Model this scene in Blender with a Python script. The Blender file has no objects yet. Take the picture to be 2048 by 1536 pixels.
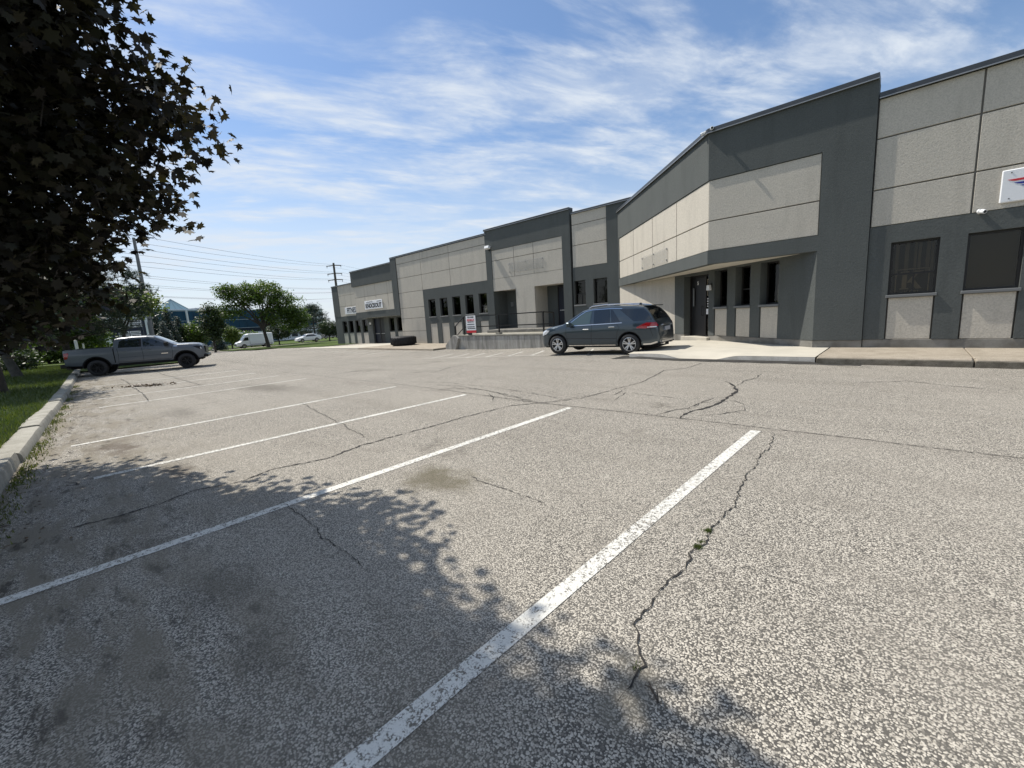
import bpy, bmesh, math, random
import numpy as np
from mathutils import Vector, Matrix

# ------------------------------------------------------------------ camera, sky, sun, exposure
S = bpy.context.scene
C = S.collection
R_ = math.radians
YAW, PITCH, ROLL = -0.757849, 0.158846, 0.060694
f_ = Vector((math.sin(YAW)*math.cos(PITCH), math.cos(YAW)*math.cos(PITCH), -math.sin(PITCH)))
r0 = Vector((math.cos(YAW), -math.sin(YAW), 0)); d0 = f_.cross(r0)
r_ = math.cos(ROLL)*r0 + math.sin(ROLL)*d0
d_ = -math.sin(ROLL)*r0 + math.cos(ROLL)*d0
cam_d = bpy.data.cameras.new('camera'); cam = bpy.data.objects.new('camera', cam_d); C.objects.link(cam)
cam_d.sensor_width = 36; cam_d.lens = 14.853; cam_d.clip_start = .05; cam_d.clip_end = 6000
M = Matrix((r_, -d_, -f_)).transposed().to_4x4(); M.translation = (0, 0, 1.598)
cam.matrix_world = M
S.camera = cam

TO_SUN = Vector((-.69, -.10, 1)).normalized()
W = bpy.data.worlds.new('World'); S.world = W; W.use_nodes = True
nt = W.node_tree; nt.nodes.clear()
def nd(t, **k):
    n = nt.nodes.new(t)
    for a, b in k.items():
        if a == 'inp':
            for i, v in b.items(): n.inputs[i].default_value = v
        else: setattr(n, a, b)
    return n
L = lambda a, b: nt.links.new(a, b)
sky = nd('ShaderNodeTexSky', sky_type='NISHITA', sun_disc=False, sun_elevation=math.asin(TO_SUN.z),
         sun_rotation=math.atan2(TO_SUN.x, TO_SUN.y), air_density=1.0, dust_density=0.6, ozone_density=3.0, altitude=150)
bg = nd('ShaderNodeBackground', inp={'Strength': .095}); hsv = nd('ShaderNodeHueSaturation', inp={'Saturation': 1.16}); L(sky.outputs[0], hsv.inputs['Color']); L(hsv.outputs[0], bg.inputs[0])
tc = nd('ShaderNodeTexCoord'); sx = nd('ShaderNodeSeparateXYZ'); L(tc.outputs['Generated'], sx.inputs[0])
def mth(op, a, b=None, clamp=False):
    n = nd('ShaderNodeMath', operation=op); n.use_clamp = clamp
    for i, v in enumerate((a, b)):
        if v is None: continue
        if isinstance(v, (int, float)): n.inputs[i].default_value = v
        else: L(v, n.inputs[i])
    return n.outputs[0]
zz = mth('ADD', mth('MAXIMUM', sx.outputs[2], 0.0), .10)
u = mth('DIVIDE', sx.outputs[0], zz); v = mth('DIVIDE', sx.outputs[1], zz)
ca = mth('ADD', mth('MULTIPLY', u, .727), mth('MULTIPLY', v, .687)); cb = mth('ADD', mth('MULTIPLY', u, -.687), mth('MULTIPLY', v, .727))
cb = mth('ADD', cb, mth('MULTIPLY', ca, -.30))
def cloud(sa, sb, off, nscale, lo, hi, det, rough, dist):
    cx = nd('ShaderNodeCombineXYZ'); L(mth('ADD', mth('MULTIPLY', ca, sa), off), cx.inputs[0]); L(mth('ADD', mth('MULTIPLY', cb, sb), off*.37), cx.inputs[1])
    n = nd('ShaderNodeTexNoise', inp={'Scale': nscale, 'Detail': det, 'Roughness': rough, 'Distortion': dist}); L(cx.outputs[0], n.inputs[0])
    m = nd('ShaderNodeMapRange', inp={1: lo, 2: hi}); m.interpolation_type = 'SMOOTHSTEP'; L(n.outputs[0], m.inputs[0])
    return m.outputs[0]
c_a = cloud(.70, 1.45, 5.1, 1.75, .39, .61, 12, .60, .25)      # soft cirrus sheets
c_b = cloud(2.2, 4.6, 9.1, 1.3, .34, .70, 8, .62, .4)        # finer ripples inside them
c_c = cloud(.25, .30, 6.4, 1.0, .24, .48, 2, .5, 0)          # where the sheets gather
hz_ = nd('ShaderNodeMapRange', inp={1: .42, 2: 0.0, 3: 0.0, 4: 0.95}); hz_.interpolation_type = 'SMOOTHSTEP'; L(sx.outputs[2], hz_.inputs[0])
mask = mth('MULTIPLY', mth('MULTIPLY', c_a, mth('ADD', mth('MULTIPLY', c_b, .65), .35)), mth('ADD', mth('MULTIPLY', c_c, .8), .2))
veil = mth('ADD', mth('MULTIPLY', mask, .90), .09)
fac = mth('ADD', veil, mth('MULTIPLY', mth('SUBTRACT', 1.0, veil), mth('MULTIPLY', hz_.outputs[0], .85)), True)
bgc = nd('ShaderNodeBackground', inp={'Color': (.80, .87, .96, 1), 'Strength': .64})
mx = nd('ShaderNodeMixShader'); L(fac, mx.inputs[0]); L(bg.outputs[0], mx.inputs[1]); L(bgc.outputs[0], mx.inputs[2])
wo = nd('ShaderNodeOutputWorld'); L(mx.outputs[0], wo.inputs[0])

sl = bpy.data.lights.new('sun', 'SUN'); sl.energy = 3.9; sl.angle = R_(.55); sl.color = (1, .945, .855)
so = bpy.data.objects.new('sun', sl); C.objects.link(so); so.rotation_euler = (-TO_SUN).to_track_quat('-Z', 'Y').to_euler()
so.location = (-30, -5, 60)
vs = S.view_settings; vs.view_transform = 'Standard'; vs.look = 'None'; vs.exposure = 0.56; vs.gamma = 1; vs.use_curve_mapping = False
S.render.engine = 'CYCLES'

# ------------------------------------------------------------------ helpers
rnd = random.Random(7)
def tag(o, label=None, cat=None, group=None, kind=None):
    if label: o['label'] = label
    if cat: o['category'] = cat
    if group: o['group'] = group
    if kind: o['kind'] = kind
    return o
def empty(name, loc=(0, 0, 0), rz=0, label=None, cat=None, group=None):
    o = bpy.data.objects.new(name, None); C.objects.link(o); o.location = loc; o.rotation_euler = (0, 0, rz)
    o.empty_display_size = .2
    return tag(o, label, cat, group)
class MB:
    """collects shapes, builds one mesh object"""
    def __init__(s): s.v = []; s.f = []
    def add(s, vs, fs):
        b = len(s.v); s.v += [tuple(p) for p in vs]; s.f += [tuple(b+i for i in q) for q in fs]; return s
    def box(s, x0, x1, y0, y1, z0, z1, m=None):
        p = [Vector((x, y, z)) for z in (z0, z1) for y in (y0, y1) for x in (x0, x1)]
        if m is not None: p = [m @ q for q in p]
        return s.add(p, [(0, 2, 3, 1), (4, 5, 7, 6), (0, 1, 5, 4), (2, 6, 7, 3), (0, 4, 6, 2), (1, 3, 7, 5)])
    def tube(s, pts, rad, n=8, cap=True):
        pts = [Vector(p) for p in pts]; rads = rad if isinstance(rad, (list, tuple)) else [rad]*len(pts)
        rings = []; ref = None
        for i, p in enumerate(pts):
            t = (pts[min(i+1, len(pts)-1)] - pts[max(i-1, 0)])
            t = t.normalized() if t.length > 1e-9 else Vector((0, 0, 1))
            if ref is None: ref = Vector((1, 0, 0)) if abs(t.z) > .9 else Vector((0, 0, 1))
            a = t.cross(ref); a = a.normalized() if a.length > 1e-6 else t.orthogonal().normalized(); b = a.cross(t)
            ref = b
            rings.append([p + (a*math.cos(2*math.pi*k/n) + b*math.sin(2*math.pi*k/n))*rads[i] for k in range(n)])
        vs = [q for r in rings for q in r]; fs = []
        for i in range(len(rings)-1):
            for k in range(n):
                fs.append((i*n+k, i*n+(k+1) % n, (i+1)*n+(k+1) % n, (i+1)*n+k))
        if cap: fs.append(tuple(range(n-1, -1, -1))); fs.append(tuple((len(rings)-1)*n+k for k in range(n)))
        return s.add(vs, fs)
    def lathe(s, prof, n=24, m=None):
        """profile (r, h) about local Z"""
        vs = [Vector((r*math.cos(2*math.pi*k/n), r*math.sin(2*math.pi*k/n), h)) for r, h in prof for k in range(n)]
        if m is not None: vs = [m @ q for q in vs]
        fs = [(i*n+k, i*n+(k+1) % n, (i+1)*n+(k+1) % n, (i+1)*n+k) for i in range(len(prof)-1) for k in range(n)]
        return s.add(vs, fs)
    def prism(s, poly, d0, d1, m=None):
        """poly in local (x,z), extruded along local y from d0 to d1"""
        n = len(poly); vs = [Vector((x, d0, z)) for x, z in poly] + [Vector((x, d1, z)) for x, z in poly]
        if m is not None: vs = [m @ q for q in vs]
        fs = [tuple(range(n)), tuple(range(2*n-1, n-1, -1))] + [(i, i+n, (i+1) % n+n, (i+1) % n) for i in range(n)]
        return s.add(vs, fs)
    def build(s, name, mat, parent=None, smooth=None, bevel=0, fix=True):
        me = bpy.data.meshes.new(name); me.from_pydata(s.v, [], s.f)
        if fix or bevel:
            bm = bmesh.new(); bm.from_mesh(me)
            if bevel:
                bmesh.ops.remove_doubles(bm, verts=bm.verts, dist=1e-5)
                ed = [e for e in bm.edges if len(e.link_faces) == 2 and e.calc_face_angle(0) > .6]
                bmesh.ops.bevel(bm, geom=ed, offset=bevel, segments=1, affect='EDGES', clamp_overlap=True)
            if fix: bmesh.ops.recalc_face_normals(bm, faces=bm.faces)
            bm.to_mesh(me); bm.free()
        me.materials.append(mat)
        if smooth is not None:
            me.polygons.foreach_set('use_smooth', [True]*len(me.polygons)); me.set_sharp_from_angle(angle=R_(smooth))
        me.update()
        o = bpy.data.objects.new(name, me); C.objects.link(o)
        if parent is not None: o.parent = parent
        return o
def np_obj(name, verts, faces, mat, parent=None, smooth=False):
    """verts (N,3), faces (M,k) arrays"""
    me = bpy.data.meshes.new(name); verts = np.asarray(verts, np.float32); faces = np.asarray(faces, np.int32)
    me.vertices.add(len(verts)); me.vertices.foreach_set('co', verts.ravel())
    k = faces.shape[1]; me.loops.add(faces.size); me.loops.foreach_set('vertex_index', faces.ravel())
    me.polygons.add(len(faces)); me.polygons.foreach_set('loop_start', np.arange(0, faces.size, k, dtype=np.int32))
    me.polygons.foreach_set('loop_total', np.full(len(faces), k, np.int32))
    if smooth: me.polygons.foreach_set('use_smooth', np.ones(len(faces), bool))
    me.materials.append(mat); me.update(calc_edges=True); me.validate()
    o = bpy.data.objects.new(name, me); C.objects.link(o)
    if parent is not None: o.parent = parent
    return o
def copy_tree(o, parent=None):
    c = o.copy(); C.objects.link(c); c.parent = parent
    for ch in list(o.children): copy_tree(ch, c)
    return c
def text_obj(txt, size, mat, m, parent, name='lettering', bold=0.0, depth=.004, sx=1.0, shear=0):
    cu = bpy.data.curves.new(name, 'FONT'); cu.body = txt; cu.size = size; cu.extrude = depth; cu.offset = bold; cu.shear = shear
    cu.align_x = 'CENTER'; cu.align_y = 'CENTER'; cu.resolution_u = 3
    t = bpy.data.objects.new('tmp', cu); C.objects.link(t)
    dg = bpy.context.evaluated_depsgraph_get(); me = bpy.data.meshes.new_from_object(t.evaluated_get(dg))
    C.objects.unlink(t); bpy.data.objects.remove(t)
    me.transform(m @ Matrix.Diagonal((sx, 1, 1, 1))); me.materials.clear(); me.materials.append(mat); me.name = name
    o = bpy.data.objects.new(name, me); C.objects.link(o); o.parent = parent
    return o
def wallmat(x, y, z, ang=0):
    """text plane matrix: stands upright on a wall; ang = direction of reading axis in xy"""
    return Matrix.Translation((x, y, z)) @ Matrix.Rotation(ang, 4, 'Z') @ Matrix.Rotation(R_(90), 4, 'X')

# ------------------------------------------------------------------ materials
MT = {}
def mat(name, col, rough=.8, metal=0, spec=.5, coat=0, bump=None, var=None, emit=None, alpha=None, extra=None):
    """var=(scale, amount, detail) albedo mottling; bump=(scale, strength, dist)"""
    m = bpy.data.materials.new(name); m.use_nodes = True; t = m.node_tree; b = t.nodes['Principled BSDF']
    b.inputs['Base Color'].default_value = (*col, 1); b.inputs['Roughness'].default_value = rough; b.inputs['Metallic'].default_value = metal
    b.inputs['Specular IOR Level'].default_value = spec; b.inputs['Coat Weight'].default_value = coat; b.inputs['Coat Roughness'].default_value = .04
    g = t.nodes.new('ShaderNodeNewGeometry')
    if var:
        n = t.nodes.new('ShaderNodeTexNoise'); n.inputs['Scale'].default_value = var[0]; n.inputs['Detail'].default_value = var[2]; n.inputs['Roughness'].default_value = .6
        t.links.new(g.outputs['Position'], n.inputs['Vector'])
        r = t.nodes.new('ShaderNodeMapRange'); r.inputs[1].default_value = .3; r.inputs[2].default_value = .7
        r.inputs[3].default_value = 1-var[1]; r.inputs[4].default_value = 1+var[1]; t.links.new(n.outputs[0], r.inputs[0])
        x = t.nodes.new('ShaderNodeMix'); x.data_type = 'RGBA'; x.blend_type = 'MULTIPLY'; x.inputs[0].default_value = 1
        x.inputs[6].default_value = (*col, 1); t.links.new(r.outputs[0], x.inputs[7]); t.links.new(x.outputs[2], b.inputs['Base Color'])
    if bump:
        n = t.nodes.new('ShaderNodeTexNoise'); n.inputs['Scale'].default_value = bump[0]; n.inputs['Detail'].default_value = 4; n.inputs['Roughness'].default_value = .7
        t.links.new(g.outputs['Position'], n.inputs['Vector'])
        p = t.nodes.new('ShaderNodeBump'); p.inputs['Strength'].default_value = bump[1]; p.inputs['Distance'].default_value = bump[2]
        t.links.new(n.outputs[0], p.inputs['Height']); t.links.new(p.outputs[0], b.inputs['Normal'])
    MT[name] = m
    return m
class NB:
    """tiny node-builder for one material"""
    def __init__(s, m): s.m = m; s.t = m.node_tree; s.b = s.t.nodes.get('Principled BSDF'); s.g = s.t.nodes.new('ShaderNodeNewGeometry').outputs['Position']
    def n(s, typ, ins=None, **k):
        x = s.t.nodes.new(typ)
        for a, b in k.items(): setattr(x, a, b)
        for i, v in (ins or {}).items():
            if hasattr(v, 'is_linked') or isinstance(v, bpy.types.NodeSocket): s.t.links.new(v, x.inputs[i])
            else: x.inputs[i].default_value = v
        return x
    def noise(s, scale, det=3, rough=.55, vec=None, dist=0): return s.n('ShaderNodeTexNoise', {'Vector': vec or s.g, 'Scale': scale, 'Detail': det, 'Roughness': rough, 'Distortion': dist}).outputs[0]
    def vor(s, scale, out='Distance', feat='F1', vec=None, rnd_=1): return s.n('ShaderNodeTexVoronoi', {'Vector': vec or s.g, 'Scale': scale, 'Randomness': rnd_}, feature=feat).outputs[out]
    def mr(s, v, a, b, c=0, d=1, smooth=True): return s.n('ShaderNodeMapRange', {0: v, 1: a, 2: b, 3: c, 4: d}, interpolation_type='SMOOTHSTEP' if smooth else 'LINEAR').outputs[0]
    def mix(s, f, a, b, mode='MIX'): return s.n('ShaderNodeMix', {0: f, 6: a, 7: b}, data_type='RGBA', blend_type=mode).outputs[2]
    def math(s, op, a, b=0, clamp=False):
        x = s.n('ShaderNodeMath', {0: a, 1: b}, operation=op); x.use_clamp = clamp; return x.outputs[0]
    def mapping(s, scale, rot=(0, 0, 0)): return s.n('ShaderNodeMapping', {'Vector': s.g, 'Scale': scale, 'Rotation': rot}).outputs[0]
    def set(s, name, v): s.t.links.new(v, s.b.inputs[name])
    def bump(s, h, st, dist): s.t.links.new(s.n('ShaderNodeBump', {'Height': h, 'Strength': st, 'Distance': dist}).outputs[0], s.b.inputs['Normal'])
def c4(r, g, b): return (r, g, b, 1)

STAINS = [(-3.4, 2.45, .55, .35, .75, (.10, .085, .045)), (-3.1, .45, .45, .25, .32, (.05, .045, .036)), (-2.3, .48, .22, .16, .35, (.05, .045, .036)), (-14.3, 4.1, 2.2, .7, .6, (.10, .088, .07)), (-6.3, .75, .6, .3, .6, (.08, .06, .04)), (-8.6, .4, .9, .25, .7, (.09, .065, .045)), (-.72, 1.5, .22, .22, .6, (.20, .18, .14)), (-11.5, 1.6, 1.2, .4, .4, (.09, .08, .065)), (1.6, 3.6, .5, .4, .3, (.09, .08, .07))]
def asphalt_mat(name, paint=False):
    m = mat(name, (.2, .19, .17), .9, spec=.25); B = NB(m)
    warp = B.n('ShaderNodeVectorMath', {0: B.g, 1: B.n('ShaderNodeVectorMath', {0: B.n('ShaderNodeTexNoise', {'Vector': B.g, 'Scale': 60.0, 'Detail': 1.0}).outputs[1], 3: .012}, operation='SCALE').outputs[0]}, operation='ADD').outputs[0]
    dist = B.vor(108.0, 'Distance', vec=warp); cell = B.vor(108.0, 'Color', vec=warp)
    cv = B.n('ShaderNodeSeparateColor', {0: cell}).outputs[0]; ch = B.n('ShaderNodeSeparateColor', {0: cell}).outputs[1]
    stone = B.mr(dist, .46, .66, 1, 0)
    stone = B.math('MULTIPLY', stone, B.mr(cv, .12, .3, .15, 1))
    tone = B.mix(ch, c4(.36, .328, .275), c4(.70, .645, .55))
    binder = B.mix(B.noise(25., 4), c4(.045, .042, .038), c4(.105, .098, .086))
    col = B.mix(stone, binder, tone)
    # large patches: oil, dust, worn traffic bands
    big = B.noise(.32, 5, .6); mid = B.noise(1.7, 5, .6)
    col = B.mix(B.mr(big, .38, .66, 0, .34), col, c4(.37, .34, .29))
    col = B.mix(B.mr(mid, .56, .76, 0, .28), col, c4(.15, .132, .108))
    oil = B.math('MULTIPLY', B.mr(B.noise(.55, 3, .5), .62, .72), B.mr(B.noise(6., 4), .35, .65))
    col = B.mix(B.math('MULTIPLY', oil, .55), col, c4(.07, .06, .045))
    # soil and dust washed out along the left kerb
    xyz = B.n('ShaderNodeSeparateXYZ', {0: B.g}); dk = B.math('ADD', xyz.outputs[1], B.math('ADD', B.math('MULTIPLY', xyz.outputs[0], .047), 1.02))
    dk = B.math('ADD', dk, B.math('MULTIPLY', B.noise(.8, 4, .6), -2.4))
    streak = B.noise(1.0, 6, .68, B.mapping((.9, 3.2, 1.)))
    near = B.mr(dk, -1.1, 1.3, 1, 0)
    col = B.mix(B.math('MULTIPLY', near, B.mr(streak, .40, .60)), col, c4(.215, .188, .142))
    col = B.mix(B.math('MULTIPLY', near, B.mr(B.noise(2.3, 6, .7, B.mapping((1., 2.6, 1.), (0, 0, .3))), .53, .66, 0, .9)), col, c4(.055, .046, .034))
    # old oil and rust stains in the stalls
    dn = B.n('ShaderNodeVectorMath', {0: B.g, 1: B.n('ShaderNodeVectorMath', {0: B.n('ShaderNodeTexNoise', {'Vector': B.g, 'Scale': 2.5, 'Detail': 5.0, 'Roughness': .65}).outputs[1], 3: .9}, operation='SCALE').outputs[0]}, operation='ADD').outputs[0]
    for (sx0, sy0, rx, ry, amt, sc) in STAINS:
        mp_ = B.n('ShaderNodeMapping', {'Vector': dn, 'Location': ((-sx0-.45)/rx, (-sy0-.45)/ry, 0), 'Scale': (1/rx, 1/ry, 0)}).outputs[0]
        ln_ = B.n('ShaderNodeVectorMath', {0: mp_}, operation='LENGTH').outputs['Value']
        col = B.mix(B.mr(ln_, .25, 1.1, amt, 0), col, c4(*sc))
    # faint worn wheel tracks along the aisle
    tr = B.noise(1., 4, .6, B.mapping((.05, 1.6, 1.)))
    col = B.mix(B.mr(tr, .45, .7, 0, .22), col, c4(.17, .152, .125))
    fine = B.noise(420., 2, .6)
    col = B.mix(B.mr(fine, .3, .7, .0, .25), col, c4(.10, .095, .085))
    h = B.math('ADD', stone, B.math('MULTIPLY', fine, .3))
    if paint:
        wear = B.math('ADD', B.math('MULTIPLY', stone, -.12), B.math('ADD', B.noise(24., 6, .75), B.math('MULTIPLY', B.noise(.9, 4, .6), .36)))
        keep = B.mr(wear, .62, .76, .95, .05)
        col = B.mix(keep, col, B.mix(B.noise(9., 4), c4(.62, .605, .55), c4(.76, .745, .69)))
    B.set('Base Color', col); B.bump(h, .55, .006)
    return m
asphalt_mat('asphalt'); asphalt_mat('line_paint', True)
def concrete(name, base, dark, sc=1.0, pebbly=0, bump=.3):
    m = mat(name, base, .88, spec=.3); B = NB(m)
    col = B.mix(B.mr(B.noise(1.4*sc, 5, .62), .35, .7), c4(*base), c4(*dark))
    col = B.mix(B.mr(B.noise(90., 3, .7), .35, .75, 0, .35), col, c4(*[x*.62 for x in base]))
    if pebbly:
        d = B.vor(110.0); col = B.mix(B.mr(d, .3, .6, 0, pebbly), col, c4(*[x*.45 for x in dark]))
    B.set('Base Color', col); B.bump(B.math('ADD', B.noise(55., 4, .7), B.math('MULTIPLY', B.noise(6., 4), 2.)), bump, .01)
    return m
concrete('new_concrete', (.52, .485, .41), (.45, .42, .355), 1, 0, .12)
concrete('old_concrete', (.46, .40, .32), (.33, .285, .22), 2, .5, .4)
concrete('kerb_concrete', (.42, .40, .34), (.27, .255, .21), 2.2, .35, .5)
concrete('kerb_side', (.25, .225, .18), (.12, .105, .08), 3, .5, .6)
concrete('kerb_grey', (.34, .335, .32), (.24, .235, .22), 3, .25, .4)
concrete('plinth_concrete', (.26, .25, .225), (.15, .14, .12), 1.5, .1, .3)
concrete('patch_asphalt', (.035, .033, .03), (.055, .052, .046), 3, .3, .5)
def streaky(name, base, dark):
    m = mat(name, base, .9, spec=.3); B = NB(m)
    st = B.noise(1.0, 5, .65, B.mapping((3.5, 3.5, .55))); sp = B.noise(7., 5, .7)
    col = B.mix(B.mr(st, .36, .68), c4(*base), c4(*dark)); col = B.mix(B.mr(sp, .5, .75, 0, .6), col, c4(.36, .345, .31))
    B.set('Base Color', col); B.bump(B.noise(22., 5, .7), .5, .02)
streaky('platform_concrete', (.42, .405, .365), (.21, .20, .18))
def stucco(name, col, amt, col2):
    m = mat(name, col, .92, spec=.2); B = NB(m)
    gr = B.noise(30., 5, .78); big = B.noise(.7, 5, .62); st = B.noise(1., 4, .6, B.mapping((2.2, 2.2, .35)))
    c = B.mix(B.mr(big, .35, .7, 0, .5), c4(*col), c4(*col2)); c = B.mix(B.mr(st, .48, .72, 0, .55), c, c4(*[x*.74 for x in col]))
    c = B.mix(B.mr(gr, .38, .7, 0, amt), c, c4(*[x*.62 for x in col]))
    B.set('Base Color', c); B.bump(B.math('ADD', gr, B.math('MULTIPLY', B.noise(14., 4, .6), .8)), .55, .012)
stucco('stucco_light', (.56, .52, .445), .75, (.49, .46, .40))
stucco('stucco_dark', (.105, .114, .110), .6, (.085, .093, .090))
stucco('soffit_paint', (.60, .57, .50), .1, (.56, .53, .47))
mat('joint', (.17, .16, .14), .9); mat('flashing', (.055, .060, .066), .45, .3, coat=.1, var=(1.5, .15, 3))
mat('flashing_edge', (.30, .31, .32), .4, .4)
mat('frame_bronze', (.022, .020, .019), .45, .2); mat('sill_grey', (.15, .155, .155), .6)
mat('door_navy', (.006, .009, .02), .45, .1); mat('door_black', (.014, .014, .015), .45, .1)
mat('black_metal', (.012, .012, .013), .42, .3); mat('steel', (.55, .55, .56), .3, .9); mat('chrome', (.75, .75, .76), .12, 1)
mat('white_plastic', (.74, .75, .75), .4); mat('white_paint', (.74, .75, .76), .35, coat=.3); mat('sign_white', (.78, .79, .80), .4)
mat('sign_black', (.012, .012, .013), .5); mat('sign_red', (.55, .02, .03), .5); mat('sign_blue', (.02, .03, .26), .5); mat('navy', (.012, .02, .045), .5)
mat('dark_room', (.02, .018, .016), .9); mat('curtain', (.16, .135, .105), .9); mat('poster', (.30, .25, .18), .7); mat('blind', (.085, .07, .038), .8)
mat('rubber', (.013, .013, .014), .75, bump=(60, .3, .01)); mat('tyre', (.014, .014, .015), .7); mat('rim_silver', (.62, .62, .63), .28, .9); mat('rim_black', (.012, .012, .013), .35, .5)
mat('suv_paint', (.032, .050, .066), .30, .5, coat=1); mat('truck_paint', (.105, .120, .140), .38, .25, coat=.5)
mat('under', (.006, .006, .007), .9); mat('tail_red', (.30, .008, .012), .15, coat=1); mat('lamp_clear', (.65, .67, .70), .1, .3, coat=1); mat('plate', (.35, .37, .42), .5)
mat('car_glass', (.010, .013, .015), .04, spec=.7, coat=.6); mat('car_glass_light', (.05, .075, .07), .03, spec=.9, coat=.6)
mat('clear_board', (.50, .49, .45), .12, spec=.5); MT['clear_board'].node_tree.nodes['Principled BSDF'].inputs['Alpha'].default_value = .22
mat('pole_steel', (.16, .165, .17), .6, .3); mat('pole_wood', (.10, .085, .07), .9, var=(3, .3, 4)); mat('wire', (.03, .03, .032), .6)
mat('blue_glass', (.008, .045, .085), .35, spec=.15, var=(.25, .3, 2)); mat('pale_glass', (.35, .52, .58), .1, spec=.8); mat('white_wall', (.62, .64, .66), .8, var=(.4, .06, 3)); mat('mullion', (.30, .36, .40), .5)
mat('dark_glass', (.01, .018, .03), .4, spec=.15)
def glass_mat():
    m = bpy.data.materials.new('window_glass'); m.use_nodes = True; t = m.node_tree; t.nodes.clear()
    o = t.nodes.new('ShaderNodeOutputMaterial'); x = t.nodes.new('ShaderNodeMixShader'); fr = t.nodes.new('ShaderNodeFresnel'); fr.inputs[0].default_value = 1.38
    tr = t.nodes.new('ShaderNodeBsdfTransparent'); tr.inputs[0].default_value = (.72, .70, .64, 1); gl = t.nodes.new('ShaderNodeBsdfGlossy'); gl.inputs['Roughness'].default_value = .015
    t.links.new(fr.outputs[0], x.inputs[0]); t.links.new(tr.outputs[0], x.inputs[1]); t.links.new(gl.outputs[0], x.inputs[2]); t.links.new(x.outputs[0], o.inputs[0]); MT['window_glass'] = m
glass_mat()
mat('bark', (.05, .042, .034), .95, var=(6, .35, 5), bump=(30, .8, .03)); mat('bark_grey', (.085, .08, .07), .95, var=(6, .3, 5), bump=(30, .8, .03))
def leaf_mat(name, a, b, trans=.35, rough=.5):
    m = bpy.data.materials.new(name); m.use_nodes = True; t = m.node_tree; p = t.nodes['Principled BSDF']; o = t.nodes['Material Output']
    g = t.nodes.new('ShaderNodeNewGeometry'); x = t.nodes.new('ShaderNodeMix'); x.data_type = 'RGBA'; x.inputs[6].default_value = (*a, 1); x.inputs[7].default_value = (*b, 1)
    t.links.new(g.outputs['Random Per Island'], x.inputs[0]); t.links.new(x.outputs[2], p.inputs['Base Color']); p.inputs['Roughness'].default_value = rough
    tl = t.nodes.new('ShaderNodeBsdfTranslucent'); hs = t.nodes.new('ShaderNodeHueSaturation'); hs.inputs['Value'].default_value = 1.3; hs.inputs['Saturation'].default_value = 1.15
    t.links.new(x.outputs[2], hs.inputs['Color']); t.links.new(hs.outputs[0], tl.inputs[0])
    ms = t.nodes.new('ShaderNodeMixShader'); ms.inputs[0].default_value = trans; t.links.new(p.outputs[0], ms.inputs[1]); t.links.new(tl.outputs[0], ms.inputs[2]); t.links.new(ms.outputs[0], o.inputs[0])
    MT[name] = m
leaf_mat('leaf_maple', (.008, .006, .005), (.028, .026, .008), .25, .65)
leaf_mat('leaf_green', (.035, .072, .012), (.125, .18, .035)); leaf_mat('leaf_dark', (.022, .042, .014), (.05, .075, .022), .25)
leaf_mat('leaf_bright', (.07, .12, .02), (.15, .19, .04)); leaf_mat('needle', (.016, .032, .02), (.04, .065, .032), .15); leaf_mat('needle_blue', (.035, .058, .05), (.075, .105, .085), .15)
leaf_mat('grass_blade', (.045, .075, .014), (.115, .14, .035), .3); leaf_mat('weed', (.07, .10, .02), (.15, .16, .05), .3); leaf_mat('litter', (.05, .03, .016), (.14, .095, .05), .1)
def lawn_mat():
    m = mat('lawn', (.07, .11, .025), .95, spec=.1); B = NB(m)
    c = B.mix(B.noise(.6, 5, .6), c4(.06, .105, .022), c4(.12, .14, .04)); c = B.mix(B.mr(B.noise(14., 4, .7), .35, .7), c, c4(.035, .06, .014))
    B.set('Base Color', c); B.bump(B.noise(30., 4, .8), .8, .05)
lawn_mat()

# ------------------------------------------------------------------ terrain, lot, kerbs
def sst(u): u = min(1, max(0, u)); return u*u*(3-2*u)
def gz(x, y): return -sst((-x-7)/14)*(.2+.25*sst((y-6)/10)) - .018*max(0, min(-x, 110)-45)
def kerb_y(x): return -.68 - .047*(x+7.18)
def sheet(name, xs, ys, dz, m, ylo=None, kind='structure', zf=gz):
    xs = np.array(xs, float); ys = np.array(ys, float); nx, ny = len(xs), len(ys)
    v = []
    for x in xs:
        for k, y in enumerate(ys):
            yy = y if ylo is None else ylo(x) + (y-ys[0])
            v.append((x, yy, zf(x, yy)+dz))
    f = [(i*ny+k, (i+1)*ny+k, (i+1)*ny+k+1, i*ny+k+1) for i in range(nx-1) for k in range(ny-1)]
    o = np_obj(name, v, f, MT[m], smooth=True)
    if kind: o['kind'] = kind
    return o
far = [-3000, -1500, -700, -300, -200, -150]
ground = sheet('ground', far+list(range(-120, 61, 4))+[100, 200, 500, 1500, 3000], far+list(range(-120, 121, 4))+[150, 300, 700, 1500, 3000], -.14, 'lawn')
lot = sheet('parking_lot', np.arange(-60, 30.1, .75), np.arange(-1.6, 27, .6), 0, 'asphalt')
drive = sheet('driveway', np.arange(-82, -59.9, 2), np.arange(2, 17.1, 1.5), -.01, 'asphalt')
road = sheet('road', np.arange(-93.5, -81.9, 2), np.arange(-200, 261, 5), -.02, 'asphalt')
def lawn_z(x, y): return gz(x, y) + .1 + .10*sst((kerb_y(x)-y-.2)/3)
lawn = sheet('lawn', np.arange(-80, 14.1, 1), np.arange(-40, -.24, .9), 0, 'lawn', ylo=lambda x: kerb_y(x)-39.95, zf=lawn_z)
boul = sheet('boulevard_lawn', np.arange(-81, -62.9, 1), np.arange(17.2, 90, 2.), .08, 'lawn')
sheet('boulevard_verge', np.arange(-63, -46.9, 1), np.arange(19.5, 90, 2.), .05, 'lawn')
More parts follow.
